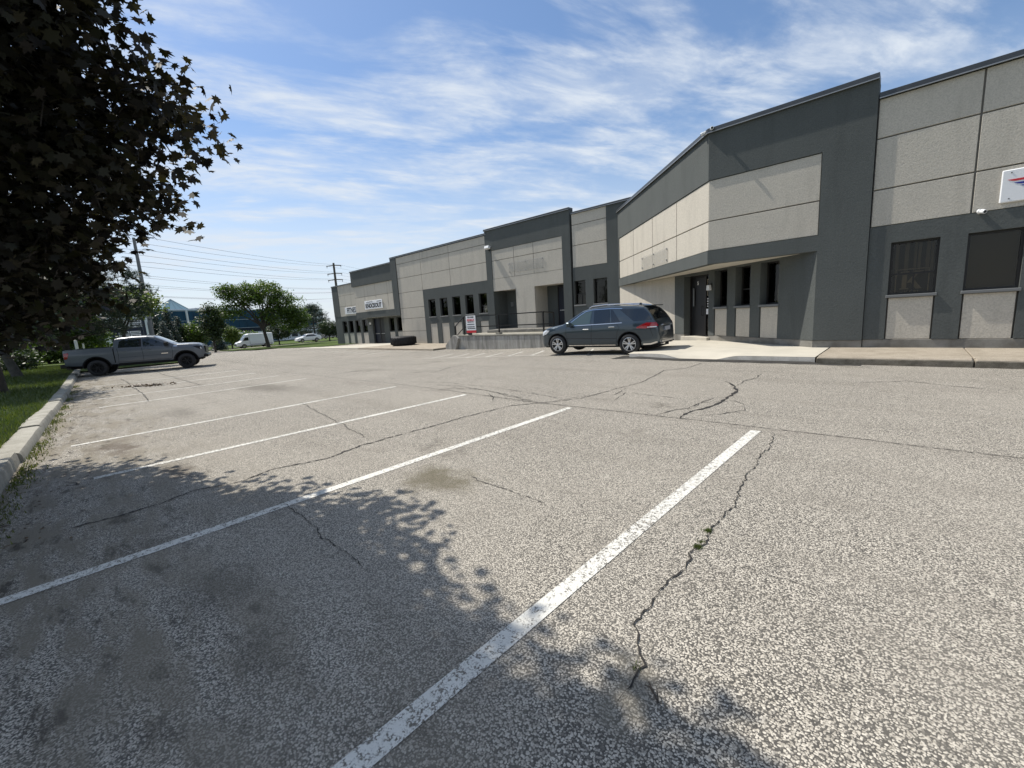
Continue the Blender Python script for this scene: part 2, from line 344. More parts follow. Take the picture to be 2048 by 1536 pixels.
sheet('road_verge', np.arange(-130, -93.9, 2), np.arange(-160, 200, 5.), .06, 'lawn')

def ribbon(pts, w, m, name, dz, jit=0, step=.12, parent=None, seed=0, wj=0):
    """flat strip draped on the lot along a polyline"""
    rr = random.Random(seed); P = [Vector((p[0], p[1])) for p in pts]; out = []
    for a, b in zip(P[:-1], P[1:]):
        n = max(1, int((b-a).length/step))
        for i in range(n): out.append(a.lerp(b, i/n))
    out.append(P[-1])
    n = len(out)
    if jit:
        o1 = o2 = 0; src = [p.copy() for p in out]
        for i in range(1, n-1):
            t = (src[min(i+1, n-1)]-src[i-1]).normalized(); o1 = o1*.9+rr.gauss(0, jit*.6); o2 = o2*.3+rr.gauss(0, jit*.55); out[i] = src[i]+Vector((-t.y, t.x))*(o1+o2)
    v = []; f = []
    for i, p in enumerate(out):
        t = (out[min(i+1, n-1)]-out[max(i-1, 0)]).normalized(); nn = Vector((-t.y, t.x))
        ww = w*.5*(1+(rr.uniform(-wj, wj) if wj else 0)); 
        if wj and (i < 3 or i > n-4): ww *= .35
        for s in (-1, 1):
            q = p+nn*s*ww; v.append((q.x, q.y, gz(q.x, q.y)+dz))
    for i in range(n-1): f.append((2*i, 2*i+1, 2*i+3, 2*i+2))
    return np_obj(name, v, f, MT[m], parent)
mat('crack', (.022, .02, .018), .95, var=(20, .4, 3)); mat('dirt_stain', (.09, .075, .05), .95, var=(5, .3, 4))
k = 0
for x, xb, yb in ((-1.32, -1.40, -.2), (-4.14, -4.11, -.75), (-6.86, -6.94, .05), (-9.62, -9.60, -.1), (-15.4, -15.5, .5), (-18.2, -18.3, .6), (-21.0, -21.1, .6), (-23.8, -23.9, .7), (-35.2, -35.2, 1.5)):
    ribbon([(xb, yb), (x, 5.78)], .112 if x > -12 else .10, 'line_paint', 'painted_line', .004, parent=lot, step=.5)
# hatched no-parking zone by the platform
ribbon([(-19.5, 13.75), (-5.9, 13.72)], .10, 'line_paint', 'painted_line', .004, parent=lot, step=.5)
for i in range(8):
    x = -18.9+1.42*i
    ribbon([(x, 13.80), (x-1.35, 16.35)], .10, 'line_paint', 'painted_line', .0045, parent=lot, step=.5)
for i in range(8):
    x = -27.5-1.8*i
    ribbon([(x, 14.6), (x-1.0, 17.0)], .09, 'line_paint', 'painted_line', .0045, parent=lot, step=.6)
cracks = [
    (0.022, [(6, 6.0), (0.87, 5.97), (0.16, 5.96), (-0.44, 5.97), (-1.1, 5.96), (-1.67, 5.96), (-2.29, 5.92), (-3.18, 5.9), (-4.08, 5.87), (-5.11, 5.86), (-6.87, 5.92), (-9.85, 6.06), (-13.66, 6.19), (-18.19, 6.61)]),
    (0.035, [(-4.14, 12.1), (-4.14, 10.92), (-4.51, 10.42), (-4.34, 9.49), (-4.23, 8.61), (-4.29, 8.03), (-4.4, 6.52), (-4.79, 5.93), (-5.17, 5.42), (-5.26, 4.33), (-5.28, 3.3), (-5.29, 2.61), (-5.15, 2.04), (-5.34, 1.48), (-5.21, 1.11), (-5.36, 0.71), (-5.24, 0.47), (-5.22, 0.08), (-5.24, -0.22)]),
    (0.06, [(-2.72, 9.28), (-2.39, 8.78), (-2.22, 8.34), (-2.13, 7.57), (-2.16, 6.79), (-2.3, 6.3), (-2.32, 5.91)]),
    (0.02, [(-2.35, 10.53), (-2.3, 9.94), (-2.38, 9.48), (-2.35, 8.86)]),
    (0.022, [(-2.7, 5.93), (-2.58, 6.41), (-2.44, 6.6), (-2.43, 7.25), (-2.37, 7.55), (-2.17, 7.7)]),
    (0.015, [(-2.43, 6.57), (-2.44, 7.06), (-2.03, 7.44), (-1.85, 7.27), (-1.76, 6.84), (-1.94, 6.42), (-2.17, 6.23), (-2.06, 6.01)]),
    (0.012, [(-4.08, 10.65), (-3.15, 10.76), (-1.87, 10.93)]),
    (0.018, [(-0.93, 9.75), (-0.32, 10.17), (0.01, 10.43), (0.52, 10.12), (0.78, 10.03), (1.34, 9.94)]),
    (0.016, [(-1.13, 5.75), (-1.03, 5.13), (-1.07, 4.88), (-1.01, 4.51), (-1.02, 4.07), (-0.95, 3.68), (-0.93, 3.21), (-0.96, 2.93), (-0.92, 2.77), (-0.96, 2.62), (-0.93, 2.45), (-0.96, 2.23), (-0.94, 1.97), (-0.93, 1.82), (-0.86, 1.68), (-0.78, 1.58), (-0.78, 1.48), (-0.78, 1.34)]),
    (0.02, [(-8.86, 6.32), (-7.91, 6.51), (-6.67, 6.33), (-5.48, 6.0), (-4.77, 5.89)]),
    (0.018, [(-8.05, 6.01), (-7.2, 6.37), (-6.1, 6.22), (-5.27, 6.05)]),
    (0.016, [(-9.81, 6.51), (-8.58, 6.74), (-6.85, 6.66), (-5.44, 6.41), (-4.6, 6.27)]),
    (0.014, [(-6.53, 5.9), (-5.89, 5.85), (-5.02, 5.76), (-4.38, 5.81)]),
    (0.016, [(-4.8, 5.92), (-4.48, 6.75), (-4.02, 7.08), (-4.17, 7.83)]),
    (0.014, [(-4.4, 6.52), (-3.79, 6.67), (-3.95, 7.38), (-2.66, 7.22)]),
    (0.014, [(-6.64, 6.22), (-6.04, 5.78), (-5.72, 5.41)]),
    (0.03, [(-27.13, 1.81), (-22.29, 1.76), (-19.73, 1.7), (-15.23, 1.49)]),
    (0.03, [(-32.88, 3.47), (-25.24, 3.33), (-18.4, 3.29)]),
    (0.03, [(-22.58, 7.3), (-29.56, 7.38), (-37.73, 7.85)]),
    (0.02, [(-7.11, -0.25), (-7.13, -0.19), (-6.93, -0.09), (-6.77, -0.08), (-6.93, -0.21)]),
    (0.012, [(-4.2, 1.21), (-3.19, 1.17), (-2.76, 1.17), (-2.5, 1.15)]),
    (0.005, [(-0.72, 2.64), (-0.4, 2.64), (-0.17, 2.61), (0.05, 2.63), (0.46, 2.65)]),
    (0.012, [(-3.28, 2.67), (-2.79, 2.62), (-2.13, 2.63)]),
    (0.014, [(-9.86, 3.49), (-6.68, 3.01), (-5.45, 2.78)]),
    (0.03, [(-13.49, 16.85), (-13.53, 13.94), (-11.9, 9.41), (-10.95, 7.85)]),
    (0.03, [(-20.01, 8.19), (-20.49, 10.42), (-19.19, 11.95), (-17.3, 13.73)]),
]
for i, (w, pts) in enumerate(cracks):
    near = min(abs(p[0])+abs(p[1]) for p in pts) < 7
    ribbon(pts, w*(.5 if near else .7), 'crack', 'crack', .006, jit=(.010 if near else .016) if i else .004, step=.028 if near else .09, parent=lot, seed=i, wj=.8)

# kerb along the left lawn, poured in sections
kerb = empty('kerb'); tag(kerb, kind='structure')
x = 6.0; i = 0
while x > -58:
    ln = 3.0; x1 = x-ln+.012; n = 8; v = []; f = []; rr = random.Random(50+i); lift = rr.uniform(-.012, .015); sh = rr.uniform(-.02, .02)
    prof = [(0.03, -.15), (0.0, .10), (-.025, .145), (-.07, .155), (-.25, .150), (-.30, .13), (-.31, -.15)]
    for a in range(n+1):
        xx = x+(x1-x)*a/n
        for (dy, dz) in prof:
            yy = kerb_y(xx)+dy+sh+rr.uniform(-.006, .006)
            v.append((xx, yy, gz(xx, kerb_y(xx))+dz+(lift if dz > 0 else 0)+(rr.uniform(-.006, .006) if dz > .05 else 0)))
    q = len(prof)
    for a in range(n):
        for b in range(q-1): f.append((a*q+b, (a+1)*q+b, (a+1)*q+b+1, a*q+b+1))
    f2 = [tuple(range(q)), tuple(n*q+b for b in range(q-1, -1, -1))]
    mb = MB(); mb.add(v, f+f2); mb.build('kerb_section', MT['kerb_concrete'], kerb, smooth=35)
    x -= ln; i += 1
# right-hand sidewalk with kerb
walk = empty('sidewalk'); tag(walk, kind='structure')
xs = [-1.62, 1.02, 3.7, 6.4, 9.1, 12]
for a, b in zip(xs[:-1], xs[1:]):
    MB().box(a+.008, b-.008, 12.86, 15.2, -.1, .172).build('paving_slab', MT['old_concrete'], walk, bevel=.012)
    MB().box(a+.01, b-.01, 12.62, 12.852, -.1, .168+.006*math.sin(a*7)).build('kerb_section', MT['old_concrete'], walk, bevel=.03)
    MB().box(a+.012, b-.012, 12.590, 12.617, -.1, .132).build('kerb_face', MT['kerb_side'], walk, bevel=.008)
# new concrete slab with the kerb cut at unit five
def slab_z(x, y):
    t = sst((y-12.6)/1.5); dip = math.exp(-((x+4.45)/.80)**4)
    left = sst((-x-5.6)/1.2); edge = .160-.135*dip-.03*left
    return edge*(1-t)+(.165+.02*sst((y-14)/3)-.05*left)*t
def yend(x): return 15.0+(-2.03-x)*.708+.02 if x < -2.03 else 15.0
def yfront(x): return 12.60+.30*sst((-x-5.0)/1.5)
v = []; f = []; xs_ = np.linspace(-6.75, -1.64, 40); n = 30; N1 = n+1
def sx_(x, y): return x-(.22*(y-12.6))*sst((-x-5.8)/.95)
for x in xs_:
    for k in range(N1):
        y = yfront(x)+(yend(x)-yfront(x))*k/n; v.append((sx_(x, y), y, slab_z(x, y)))
for i in range(39):
    for k in range(n): f.append((i*N1+k, (i+1)*N1+k, (i+1)*N1+k+1, i*N1+k+1))
np_obj('paving_slab', v, f, MT['new_concrete'], walk, smooth=True)
w_ = []; g_ = []
for i, x in enumerate(xs_): w_ += [(x, yfront(x)-.012, -.08), (x, yfront(x)-.004, slab_z(x, yfront(x))-.012), (x, yfront(x)+.012, slab_z(x, yfront(x)+.012)+.001)]
for i in range(39): g_ += [(3*i, 3*i+3, 3*i+4, 3*i+1), (3*i+1, 3*i+4, 3*i+5, 3*i+2)]
np_obj('slab_edge', w_, g_, MT['kerb_grey'], walk)
w_ = []; g_ = []
for k in range(N1): q = v[k]; w_ += [(q[0], q[1], -.2), q]
for k in range(n): g_.append((2*k, 2*k+1, 2*k+3, 2*k+2))
np_obj('slab_edge', w_, g_, MT['kerb_grey'], walk)
ribbon([(-4.50, 12.62), (-4.25, 13.8), (-3.95, 15.6)], .014, 'joint', 'control_joint', .0, parent=walk, step=.15)
jo = walk.children[-1]
for vv in jo.data.vertices: vv.co.z = slab_z(vv.co.x, vv.co.y)+.004
v = []; f = []
for i, x in enumerate(np.linspace(-7.2, -.75, 34)):
    w = .20+.04*math.sin(i*1.7)+.25*sst((-x-6.3)/.8); yf = yfront(max(x, -6.7)) if x < -1.6 else 12.58
    v += [(x, yf-w, gz(x, 12.2)+.006), (x, yf+(.0 if x > -6.6 else .5), gz(x, 12.4)+(.05 if -6.7 < x < -1.6 else .006))]
for i in range(33): f.append((2*i, 2*i+2, 2*i+3, 2*i+1))
np_obj('asphalt_patch', v, f, MT['patch_asphalt'], lot)
# left sidewalk in front of the far units
walk2 = empty('far_sidewalk'); tag(walk2, kind='structure')
xx = -24.2
while xx > -46:
    x1 = xx-2.7
    m_ = 'new_concrete' if xx < -34 else 'old_concrete'
    v = []
    for X in (xx-.008, x1+.008):
        for (Y, Z) in ((17.75, -.6), (17.78, -.335), (17.85, -.325), (24.3, -.31-.012*max(0, -X-36)), (24.3, -.7)): v.append((X, Y, Z-.010*max(0, -X-36)))
    MB().add(v, [(0, 5, 6, 1), (1, 6, 7, 2), (2, 7, 8, 3), (3, 8, 9, 4), (0, 1, 2, 3, 4), (9, 8, 7, 6, 5)]).build('paving_slab', MT[m_], walk2)
    xx = x1

# ------------------------------------------------------------------ the commercial building
BLD = empty('commercial_building', (-5, 18, 0), 0, 'long beige and charcoal stucco commercial building with angled overhanging corner bay', 'building')
BOFF = Matrix.Translation((5, -18, 0))          # parts are modelled in world coordinates
def fr(x, y, ang=0): return BOFF @ Matrix.Translation((x, y, 0)) @ Matrix.Rotation(ang, 4, 'Z')
def bx(name, m, x0, x1, y0, y1, z0, z1, F, parent=None, bevel=0):
    return MB().box(x0, x1, y0, y1, z0, z1, F).build(name, MT[m], parent or BLD, bevel=bevel)
def wall(name, m, F, x0, x1, z0, z1, y0, y1, openings=()):
    """one wall slab with rectangular holes; openings (x0,x1,z0,z1)"""
    xs = sorted({x0, x1, *[o[0] for o in openings], *[o[1] for o in openings]}); zs = sorted({z0, z1, *[o[2] for o in openings], *[o[3] for o in openings]})
    xs = [a for a in xs if x0-1e-6 <= a <= x1+1e-6]; zs = [a for a in zs if z0-1e-6 <= a <= z1+1e-6]
    def solid(i, j):
        if not (0 <= i < len(xs)-1 and 0 <= j < len(zs)-1): return False
        cx_, cz_ = (xs[i]+xs[i+1])/2, (zs[j]+zs[j+1])/2
        return not any(o[0] < cx_ < o[1] and o[2] < cz_ < o[3] for o in openings)
    v = []; f = []
    def quad(*p): b = len(v); v.extend([F @ Vector(q) for q in p]); f.append((b, b+1, b+2, b+3))
    for i in range(len(xs)-1):
        for j in range(len(zs)-1):
            if not solid(i, j): continue
            a, b, c, d = xs[i], xs[i+1], zs[j], zs[j+1]
            quad((a, y0, c), (b, y0, c), (b, y0, d), (a, y0, d)); quad((b, y1, c), (a, y1, c), (a, y1, d), (b, y1, d))
            if not solid(i-1, j): quad((a, y1, c), (a, y0, c), (a, y0, d), (a, y1, d))
            if not solid(i+1, j): quad((b, y0, c), (b, y1, c), (b, y1, d), (b, y0, d))
            if not solid(i, j-1): quad((a, y1, c), (b, y1, c), (b, y0, c), (a, y0, c))
            if not solid(i, j+1): quad((a, y0, d), (b, y0, d), (b, y1, d), (a, y1, d))
    me = bpy.data.meshes.new(name); me.from_pydata([tuple(p) for p in v], [], f); me.materials.append(MT[m])
    o = bpy.data.objects.new(name, me); C.objects.link(o); o.parent = BLD
    return o
GAP = .018
def panels(F, xs, zs, y0, m='stucco_light', skip=()):
    for i, (a, b) in enumerate(zip(xs[:-1], xs[1:])):
        for j, (c, d) in enumerate(zip(zs[:-1], zs[1:])):
            if (i, j) in skip: continue
            bx('wall_panel', m, a+GAP, b-GAP, y0, y0+.06, c+GAP, d-GAP, F, bevel=.006)
    bx('wall', 'joint', xs[0], xs[-1], y0+.035, y0+.20, zs[0], zs[-1], F)
def cap(F, x0, x1, z, y0=-.07, h=.13, d=.45):
    o = bx('cap_flashing', 'flashing', x0, x1, y0, y0+d, z, z+h, F, bevel=.008)
    bx('drip_edge', 'flashing_edge', x0, x1, y0-.012, y0+.02, z-.012, z+.010, F, parent=o)
def window(F, x0, x1, z0, z1, yrec=.16, style='plain', sill=True, bars=()):
    w = empty('window'); w.parent = BLD; fw = .05; y = yrec
    mb = MB(); mb.box(x0, x0+fw, y, y+.07, z0, z1, F).box(x1-fw, x1, y, y+.07, z0, z1, F).box(x0+fw, x1-fw, y, y+.07, z1-fw, z1, F).box(x0+fw, x1-fw, y, y+.07, z0, z0+fw, F)
    for b in bars:
        if b[0] == 'h': mb.box(x0+fw, x1-fw, y+.004, y+.066, b[1]-.022, b[1]+.022, F)
        else: mb.box(b[1]-.018, b[1]+.018, y+.008, y+.062, z0+fw, b[2], F)
    mb.build('window_frame', MT['frame_bronze'], w)
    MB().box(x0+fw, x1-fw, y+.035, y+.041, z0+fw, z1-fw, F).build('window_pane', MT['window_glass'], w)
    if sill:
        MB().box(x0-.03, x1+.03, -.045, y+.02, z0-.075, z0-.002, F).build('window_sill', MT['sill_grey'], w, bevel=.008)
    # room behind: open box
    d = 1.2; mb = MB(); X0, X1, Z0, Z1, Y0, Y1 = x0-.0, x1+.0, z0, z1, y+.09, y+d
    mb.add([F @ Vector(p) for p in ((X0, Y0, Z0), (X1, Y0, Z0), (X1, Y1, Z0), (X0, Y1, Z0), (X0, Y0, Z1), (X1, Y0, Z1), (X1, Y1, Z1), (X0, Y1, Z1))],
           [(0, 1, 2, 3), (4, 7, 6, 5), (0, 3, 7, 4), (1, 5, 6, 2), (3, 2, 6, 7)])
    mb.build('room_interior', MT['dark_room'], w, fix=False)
    if style == 'blind':
        MB().box(x0+fw, x1-fw, y+.12, y+.13, z0+.02, z1, F).build('roller_blind', MT['blind'], w)
    if style == 'strips':
        rr = random.Random(int(x0*100))
        x = x0+.10; mb = MB()
        while x < x1-.12:
            ww = rr.uniform(.05, .085); t = rr.uniform(-.02, .02)
            if rr.random() < .72: mb.add([F @ Vector(p) for p in ((x, y+.16+t, z0+.5), (x+ww, y+.16-t, z0+.5), (x+ww, y+.16-t, z1), (x, y+.16+t, z1))], [(0, 1, 2, 3)])
            x += ww+rr.uniform(.005, .04)
        mb.build('vertical_blind', MT['curtain'], w)
    return w
def poster(F, par, x0, x1, z0, z1, y, letter='K', sub=''):
    mb = MB(); t = .022
    mb.box(x0, x1, y, y+.006, z1-t, z1, F).box(x0, x1, y, y+.006, z0, z0+t, F).box(x0, x0+t, y, y+.006, z0+t, z1-t, F).box(x1-t, x1, y, y+.006, z0+t, z1-t, F)
    # slab-serif K built from bars
    w, h = x1-x0, z1-z0; a, b = x0+.15*w, z0+.22*h; kw, kh = .66*w, .68*h
    mb.prism([(a+.08*kw, b), (a+.30*kw, b), (a+.30*kw, b+kh), (a+.08*kw, b+kh)], y, y+.005, F)
    mb.prism([(a, b), (a+.40*kw, b), (a+.40*kw, b+.06*kh), (a, b+.06*kh)], y-.002, y+.004, F); mb.prism([(a, b+.94*kh), (a+.40*kw, b+.94*kh), (a+.40*kw, b+kh), (a, b+kh)], y-.002, y+.004, F)
    mb.prism([(a+.30*kw, b+.36*kh), (a+.44*kw, b+.36*kh), (a+.92*kw, b+kh), (a+.72*kw, b+kh)], y-.004, y+.003, F)
    mb.prism([(a+.40*kw, b+.50*kh), (a+.56*kw, b+.62*kh), (a+1.0*kw, b), (a+.72*kw, b)], y-.006, y+.002, F)
    mb.prism([(a+.60*kw, b+.95*kh), (a+1.02*kw, b+.95*kh), (a+1.02*kw, b+kh), (a+.60*kw, b+kh)], y-.008, y+.001, F)
    mb.build('letter_poster', MT['poster'], par)
    if sub:
        text_obj(sub, .16*h, MT['poster'], F @ Matrix.Translation(((x0+x1)/2, y-.01, z0+.10*h)) @ Matrix.Rotation(R_(90), 4, 'X'), par, bold=.003, depth=.002, sx=1.2)
def door(F, x0, x1, z0, z1, y, m, bar=True, light=None, num=None, leafs=1):
    d = empty('door'); d.parent = BLD; fw = .06
    MB().box(x0, x0+fw, y, y+.1, z0, z1, F).box(x1-fw, x1, y, y+.1, z0, z1, F).box(x0+fw, x1-fw, y, y+.1, z1-fw, z1, F).build('door_frame', MT['frame_bronze'], d)
    ww = (x1-x0-2*fw)/leafs
    for i in range(leafs):
        a = x0+fw+i*ww; MB().box(a+.004, a+ww-.004, y+.03, y+.075, z0+.01, z1-fw-.004, F).build('door_leaf', MT[m], d, bevel=.004)
    hx = x1-fw-.13
    if bar: MB().box(x0+fw+.12, x1-fw-.1, y-.03, y+.0, z0+1.02, z0+1.07, F).build('push_bar', MT['steel'], d)
    else:
        MB().tube([F @ Vector((hx, y+.03, z0+.85)), F @ Vector((hx, y-.04, z0+.88)), F @ Vector((hx, y-.04, z0+1.22)), F @ Vector((hx, y+.03, z0+1.25))], .014, 6).build('door_handle', MT['black_metal'], d)
    if num: text_obj(num, .20, MT['sign_white'], F @ Matrix.Translation(((x0+x1)/2, y+.022, z1-.32)) @ Matrix.Rotation(R_(90), 4, 'X'), d, name='unit_number', bold=.004)
    return d
# -- right block, wall plane Y = 15.25
F = fr(0, 15.05) @ Matrix.Translation((0, 0, .0208)) @ Matrix.Diagonal((.987, 1, .987, 1))
x1 = 9.2
wins = [(-.48, .43), (.90, 1.80), (2.75, 3.65), (4.6, 5.5)]
opn = [(a, b, 1.55, 2.90) for a, b in wins] + [(a, b, .38, 1.475) for a, b in wins]
wall('wall', 'stucco_dark', F, -.93, x1, .38, 3.345, 0, .32, opn)
panels(F, [-.93, .905, 4.6, x1], [3.345, 4.28, 5.54, 6.50], .012)
bx('plinth', 'plinth_concrete', -.93, x1, .02, .3, .0, .376, F, bevel=.01)
for i, (a, b) in enumerate(wins):
    bx('wall_panel', 'stucco_light', a+.03, b-.03, .03, .12, .385, 1.47, F, bevel=.006)
    bx('wall', 'joint', a, b, .10, .2, .38, 1.475, F)
w = window(F, -.48, .43, 1.55, 2.90, .13, 'strips', bars=(('h', 2.08), ('v', 0.0, 2.08)))
poster(F, w, -.35, .30, 1.53, 2.20, .22, sub='KARI')
window(F, .90, 1.80, 1.55, 2.90, .13, 'blind'); window(F, 2.75, 3.65, 1.55, 2.90, .13, 'blind'); window(F, 4.6, 5.5, 1.55, 2.90, .13, 'blind')
cap(F, -.92, x1, 6.50)
# -- bay: pilaster and band, plane Y = 15.0
F = fr(0, 15.0)
bx('pilaster', 'stucco_dark', -2.03, -.93, 0, .5, .38, 6.90, F)
bx('plinth', 'plinth_concrete', -2.04, -.93, .03, .45, .0, .376, F, bevel=.01)
Bx, By = -12.2, 22.2
FL = fr(Bx, By, R_(-45)); LL = 10.18
def bayface(FF, x0, x1, vj):
    bx('fascia_band', 'stucco_dark', x0, x1, 0, .3, 5.50, 6.90, FF)
    bx('fascia_band', 'stucco_dark', x0, x1, 0, .3, 2.90, 3.32, FF)
    panels(FF, vj, [3.32, 4.25, 5.50], .03)
bayface(F, -5.0, -2.03, [-5.0, -2.03]); bayface(FL, 0, LL, [.12, LL-7.62, LL-5.02, LL-2.5, LL])
cap(F, -5.03, -.93, 6.90); cap(FL, -.02, LL+.02, 6.90)
bx('pilaster', 'stucco_dark', -.0, .12, -.004, .3, 3.32, 5.5, FL)
# soffit triangle A-C-B
a = BOFF
MB().add([a @ Vector(p) for p in ((-2.03, 15.01, 2.902), (-4.99, 15.01, 2.902), (-12.19, 22.19, 2.902), (-2.03, 15.01, 3.0), (-4.99, 15.01, 3.0), (-12.19, 22.19, 3.0))],
         [(0, 2, 1), (3, 4, 5), (0, 1, 4, 3), (1, 2, 5, 4), (2, 0, 3, 5)]).build('soffit', MT['soffit_paint'], BLD)
# recessed entrance wall, chord from B to A
LC = math.hypot(10.17, 7.2); FC = fr(Bx, By, math.atan2(-7.2, 10.17))
s = lambda d: LC-d
cw = [(s(4.34), s(3.63)), (s(3.21), s(2.49)), (s(2.06), s(1.30))]
opn = [(a, b, 1.48, 2.84) for a, b in cw]+[(a, b, .38, 1.40) for a, b in cw]+[(s(6.29), s(4.68), .30, 2.80)]
wall('wall', 'stucco_dark', FC, s(6.97), LC-.004, .38, 2.9, 0, .45, opn)
bx('wall', 'stucco_light', 0, s(6.97), .03, .4, .2, 2.9, FC)
bx('plinth', 'plinth_concrete', 0, s(6.29), .012, .4, -.1, .376, FC); bx('plinth', 'plinth_concrete', s(4.68), LC-.02, .012, .4, -.1, .376, FC)
bx('door_step', 'new_concrete', s(6.35), s(4.60), -.12, .6, 0, .298, FC, bevel=.01)
for i, (a, b) in enumerate(cw):
    bx('wall_panel', 'stucco_light', a+.025, b-.025, .03, .14, .385, 1.395, FC, bevel=.006); bx('wall', 'joint', a, b, .12, .3, .38, 1.40, FC)
    w = window(FC, a, b, 1.48, 2.84, .26, 'plain', sill=True, bars=(('h', 2.05),) if i == 1 else ())
    if i != 1: poster(FC, w, a+.12, b-.06, 1.55, 2.20, .34, sub='KARI' if i == 2 else '')
d5 = door(FC, s(6.29), s(5.28), .30, 2.80, .30, 'door_black', bar=False, num='5')
MB().box(s(6.02)-.03, s(6.02)+.05, .27, .285, 1.55, 2.3, FC).build('door_decal', MT['sill_grey'], d5)
w = window(FC, s(5.28), s(4.68), .30, 2.80, .30, 'plain', sill=False)
poster(FC, w, s(5.16), s(4.76), 1.95, 2.6, .30)
for k in range(4): MB().box(s(5.15), s(4.78)-.05*(k % 2), .295, .301, 1.50+.1*k, 1.54+.1*k, FC).build('decal_line', MT['sign_white'], w)
MB().box(s(5.2), s(4.76), .292, .298, 1.20, 1.42, FC).build('notice', MT['sign_white'], w)
# -- middle block, wall plane Y = 22.2
F = fr(0, 22.2); zb = -.36
mw = [(-30.31, -29.32), (-28.71, -27.71), (-27.10, -26.09), (-25.51, -24.53), (-23.93, -23.04)]
opn = [(a, b, 1.96, 3.42) for a, b in mw]+[(a, b, -.335, 1.37) for a, b in mw]
wall('wall', 'stucco_dark', F, -30.95, -22.6, zb, 4.29, 0, .35, opn)
for a, b in mw:
    bx('wall_panel', 'stucco_light', a+.03, b-.03, .03, .14, -.33, 1.365, F, bevel=.006); bx('wall', 'joint', a, b, .12, .3, -.335, 1.37, F)
    window(F, a, b, 1.96, 3.42, .16, bars=(('h', 2.5),) if a > -24.2 else ())
bx('plinth', 'plinth_concrete', -34.72, -22.6, .02, .3, -.8, -.362, F)
panels(F, [-34.70, -30.95, -27.11, -22.6], [4.29, 5.59, 6.86, 7.46], .012)
panels(F, [-34.70, -30.95], [-.36, .80, 1.95, 2.9, 4.29], .012)
bx('pilaster', 'stucco_dark', -35.6, -34.70, -.06, .6, 2.3, 7.50, F)
bx('wall', 'stucco_dark', -34.70, -34.4, .19, 1.9, -.4, 7.4, F)
cap(F, -35.62, -22.66, 7.50, h=.11)
# portico, plane Y = 22.0
P_ = fr(0, 22.16) @ Matrix.Diagonal((1.0073, 1, 1.0055, 1))
wall('wall', 'stucco_light', P_, -22.1, -15.91, .5, 4.28, .03, .33, [(-22.1, -19.95, .74, 3.43), (-18.28, -15.91, .74, 3.45)])
panels(P_, [-22.1, -19.97, -18.24, -15.91], [4.28, 5.54, 6.27], .03)
bx('fascia_band', 'stucco_dark', -22.68, -15.3, 0, .4, 6.27, 7.68, P_); cap(P_, -22.70, -15.28, 7.68, h=.12)
bx('pilaster', 'stucco_dark', -22.68, -22.1, .0, 1.4, -.4, 6.27, P_); bx('pilaster', 'stucco_dark', -15.91, -15.3, .0, 1.4, -.4, 6.27, P_)
bx('wall', 'stucco_light', -19.95, -18.28, .33, 1.45, .5, 3.5, P_); bx('soffit', 'soffit_paint', -22.1, -15.91, .33, 1.5, 3.46, 3.55, P_)
bx('wall', 'stucco_dark', -22.1, -15.91, 1.40, 1.6, .5, 3.5, P_)
bx('plinth', 'plinth_concrete', -22.1, -15.91, -.02, 1.4, -.4, .735, P_)
door(P_, -20.95, -19.96, .742, 3.1, 1.30, 'door_black', bar=False); door(P_, -17.35, -16.05, .742, 3.38, 1.30, 'door_navy', bar=True)
mbx = MB().box(-21.7, -21.45, 1.33, 1.40, 2.3, 2.62, P_).build('mailbox', MT['sill_grey'], BLD)  # plain grey mailbox in the left doorway recess, not a lamp
# right of the portico
opn = [(-15.25, -14.43, 2.04, 3.49), (-13.87, -12.95, 2.04, 3.49)]
wall('wall', 'stucco_dark', F, -15.3, -11.9, zb, 4.28, 0, .35, opn)
window(F, -15.25, -14.43, 2.04, 3.49, .16, bars=(('h', 2.7), ('v', -14.8, 2.7))); window(F, -13.87, -12.95, 2.04, 3.49, .16)
panels(F, [-15.3, -12.92], [4.28, 5.58, 6.77, 7.42], .012)
bx('pilaster', 'stucco_dark', -12.92, -11.7, .0, .4, 4.28, 7.42, F); cap(F, -15.28, -9.6, 7.42, h=.11)
bx('wall', 'stucco_dark', -11.9, -9.6, .05, .4, 6.5, 7.42, F)
# -- far unit: overhang plane Y = 22.9, wall plane Y = 24
Fo = fr(0, 22.9); Fw = fr(0, 24.0)
bx('fascia_band', 'stucco_dark', -44.75, -35.2, -.12, .3, 5.74, 7.28, Fo); cap(Fo, -44.77, -35.3, 7.28, y0=-.19, h=.10)
panels(Fo, [-44.55, -42.3, -40.1, -37.75, -35.2], [2.96, 4.55, 5.74], .0)
bx('fascia_band', 'stucco_dark', -44.55, -35.1, -.03, .25, 2.34, 2.96, Fo); bx('soffit', 'soffit_paint', -44.5, -35.1, .24, 1.1, 2.35, 2.42, Fo)
bx('wall', 'stucco_light', -44.55, -44.3, .2, 1.1, 2.42, 5.7, Fo)
fw_ = [(-50.46, -49.3), (-48.9, -47.75), (-47.25, -46.1), (-45.57, -44.45), (-39.9, -38.9), (-38.4, -37.3)]
opn = [(a, b, .82, 2.2) for a, b in fw_]+[(a, b, -.62, .74) for a, b in fw_]+[(-43.3, -40.9, -.45, 2.25)]
wall('wall', 'stucco_dark', Fw, -52.25, -34.5, -.7, 2.76, 0, .35, opn)
for a, b in fw_:
    bx('wall_panel', 'stucco_light', a+.03, b-.03, .03, .14, -.615, .735, Fw, bevel=.006); bx('wall', 'joint', a, b, .12, .3, -.62, .74, Fw); window(Fw, a, b, .82, 2.2, .16, sill=False)
door(Fw, -43.3, -42.1, -.45, 2.25, .2, 'door_navy', bar=True); door(Fw, -42.1, -40.9, -.45, 2.25, .2, 'door_black', bar=True)
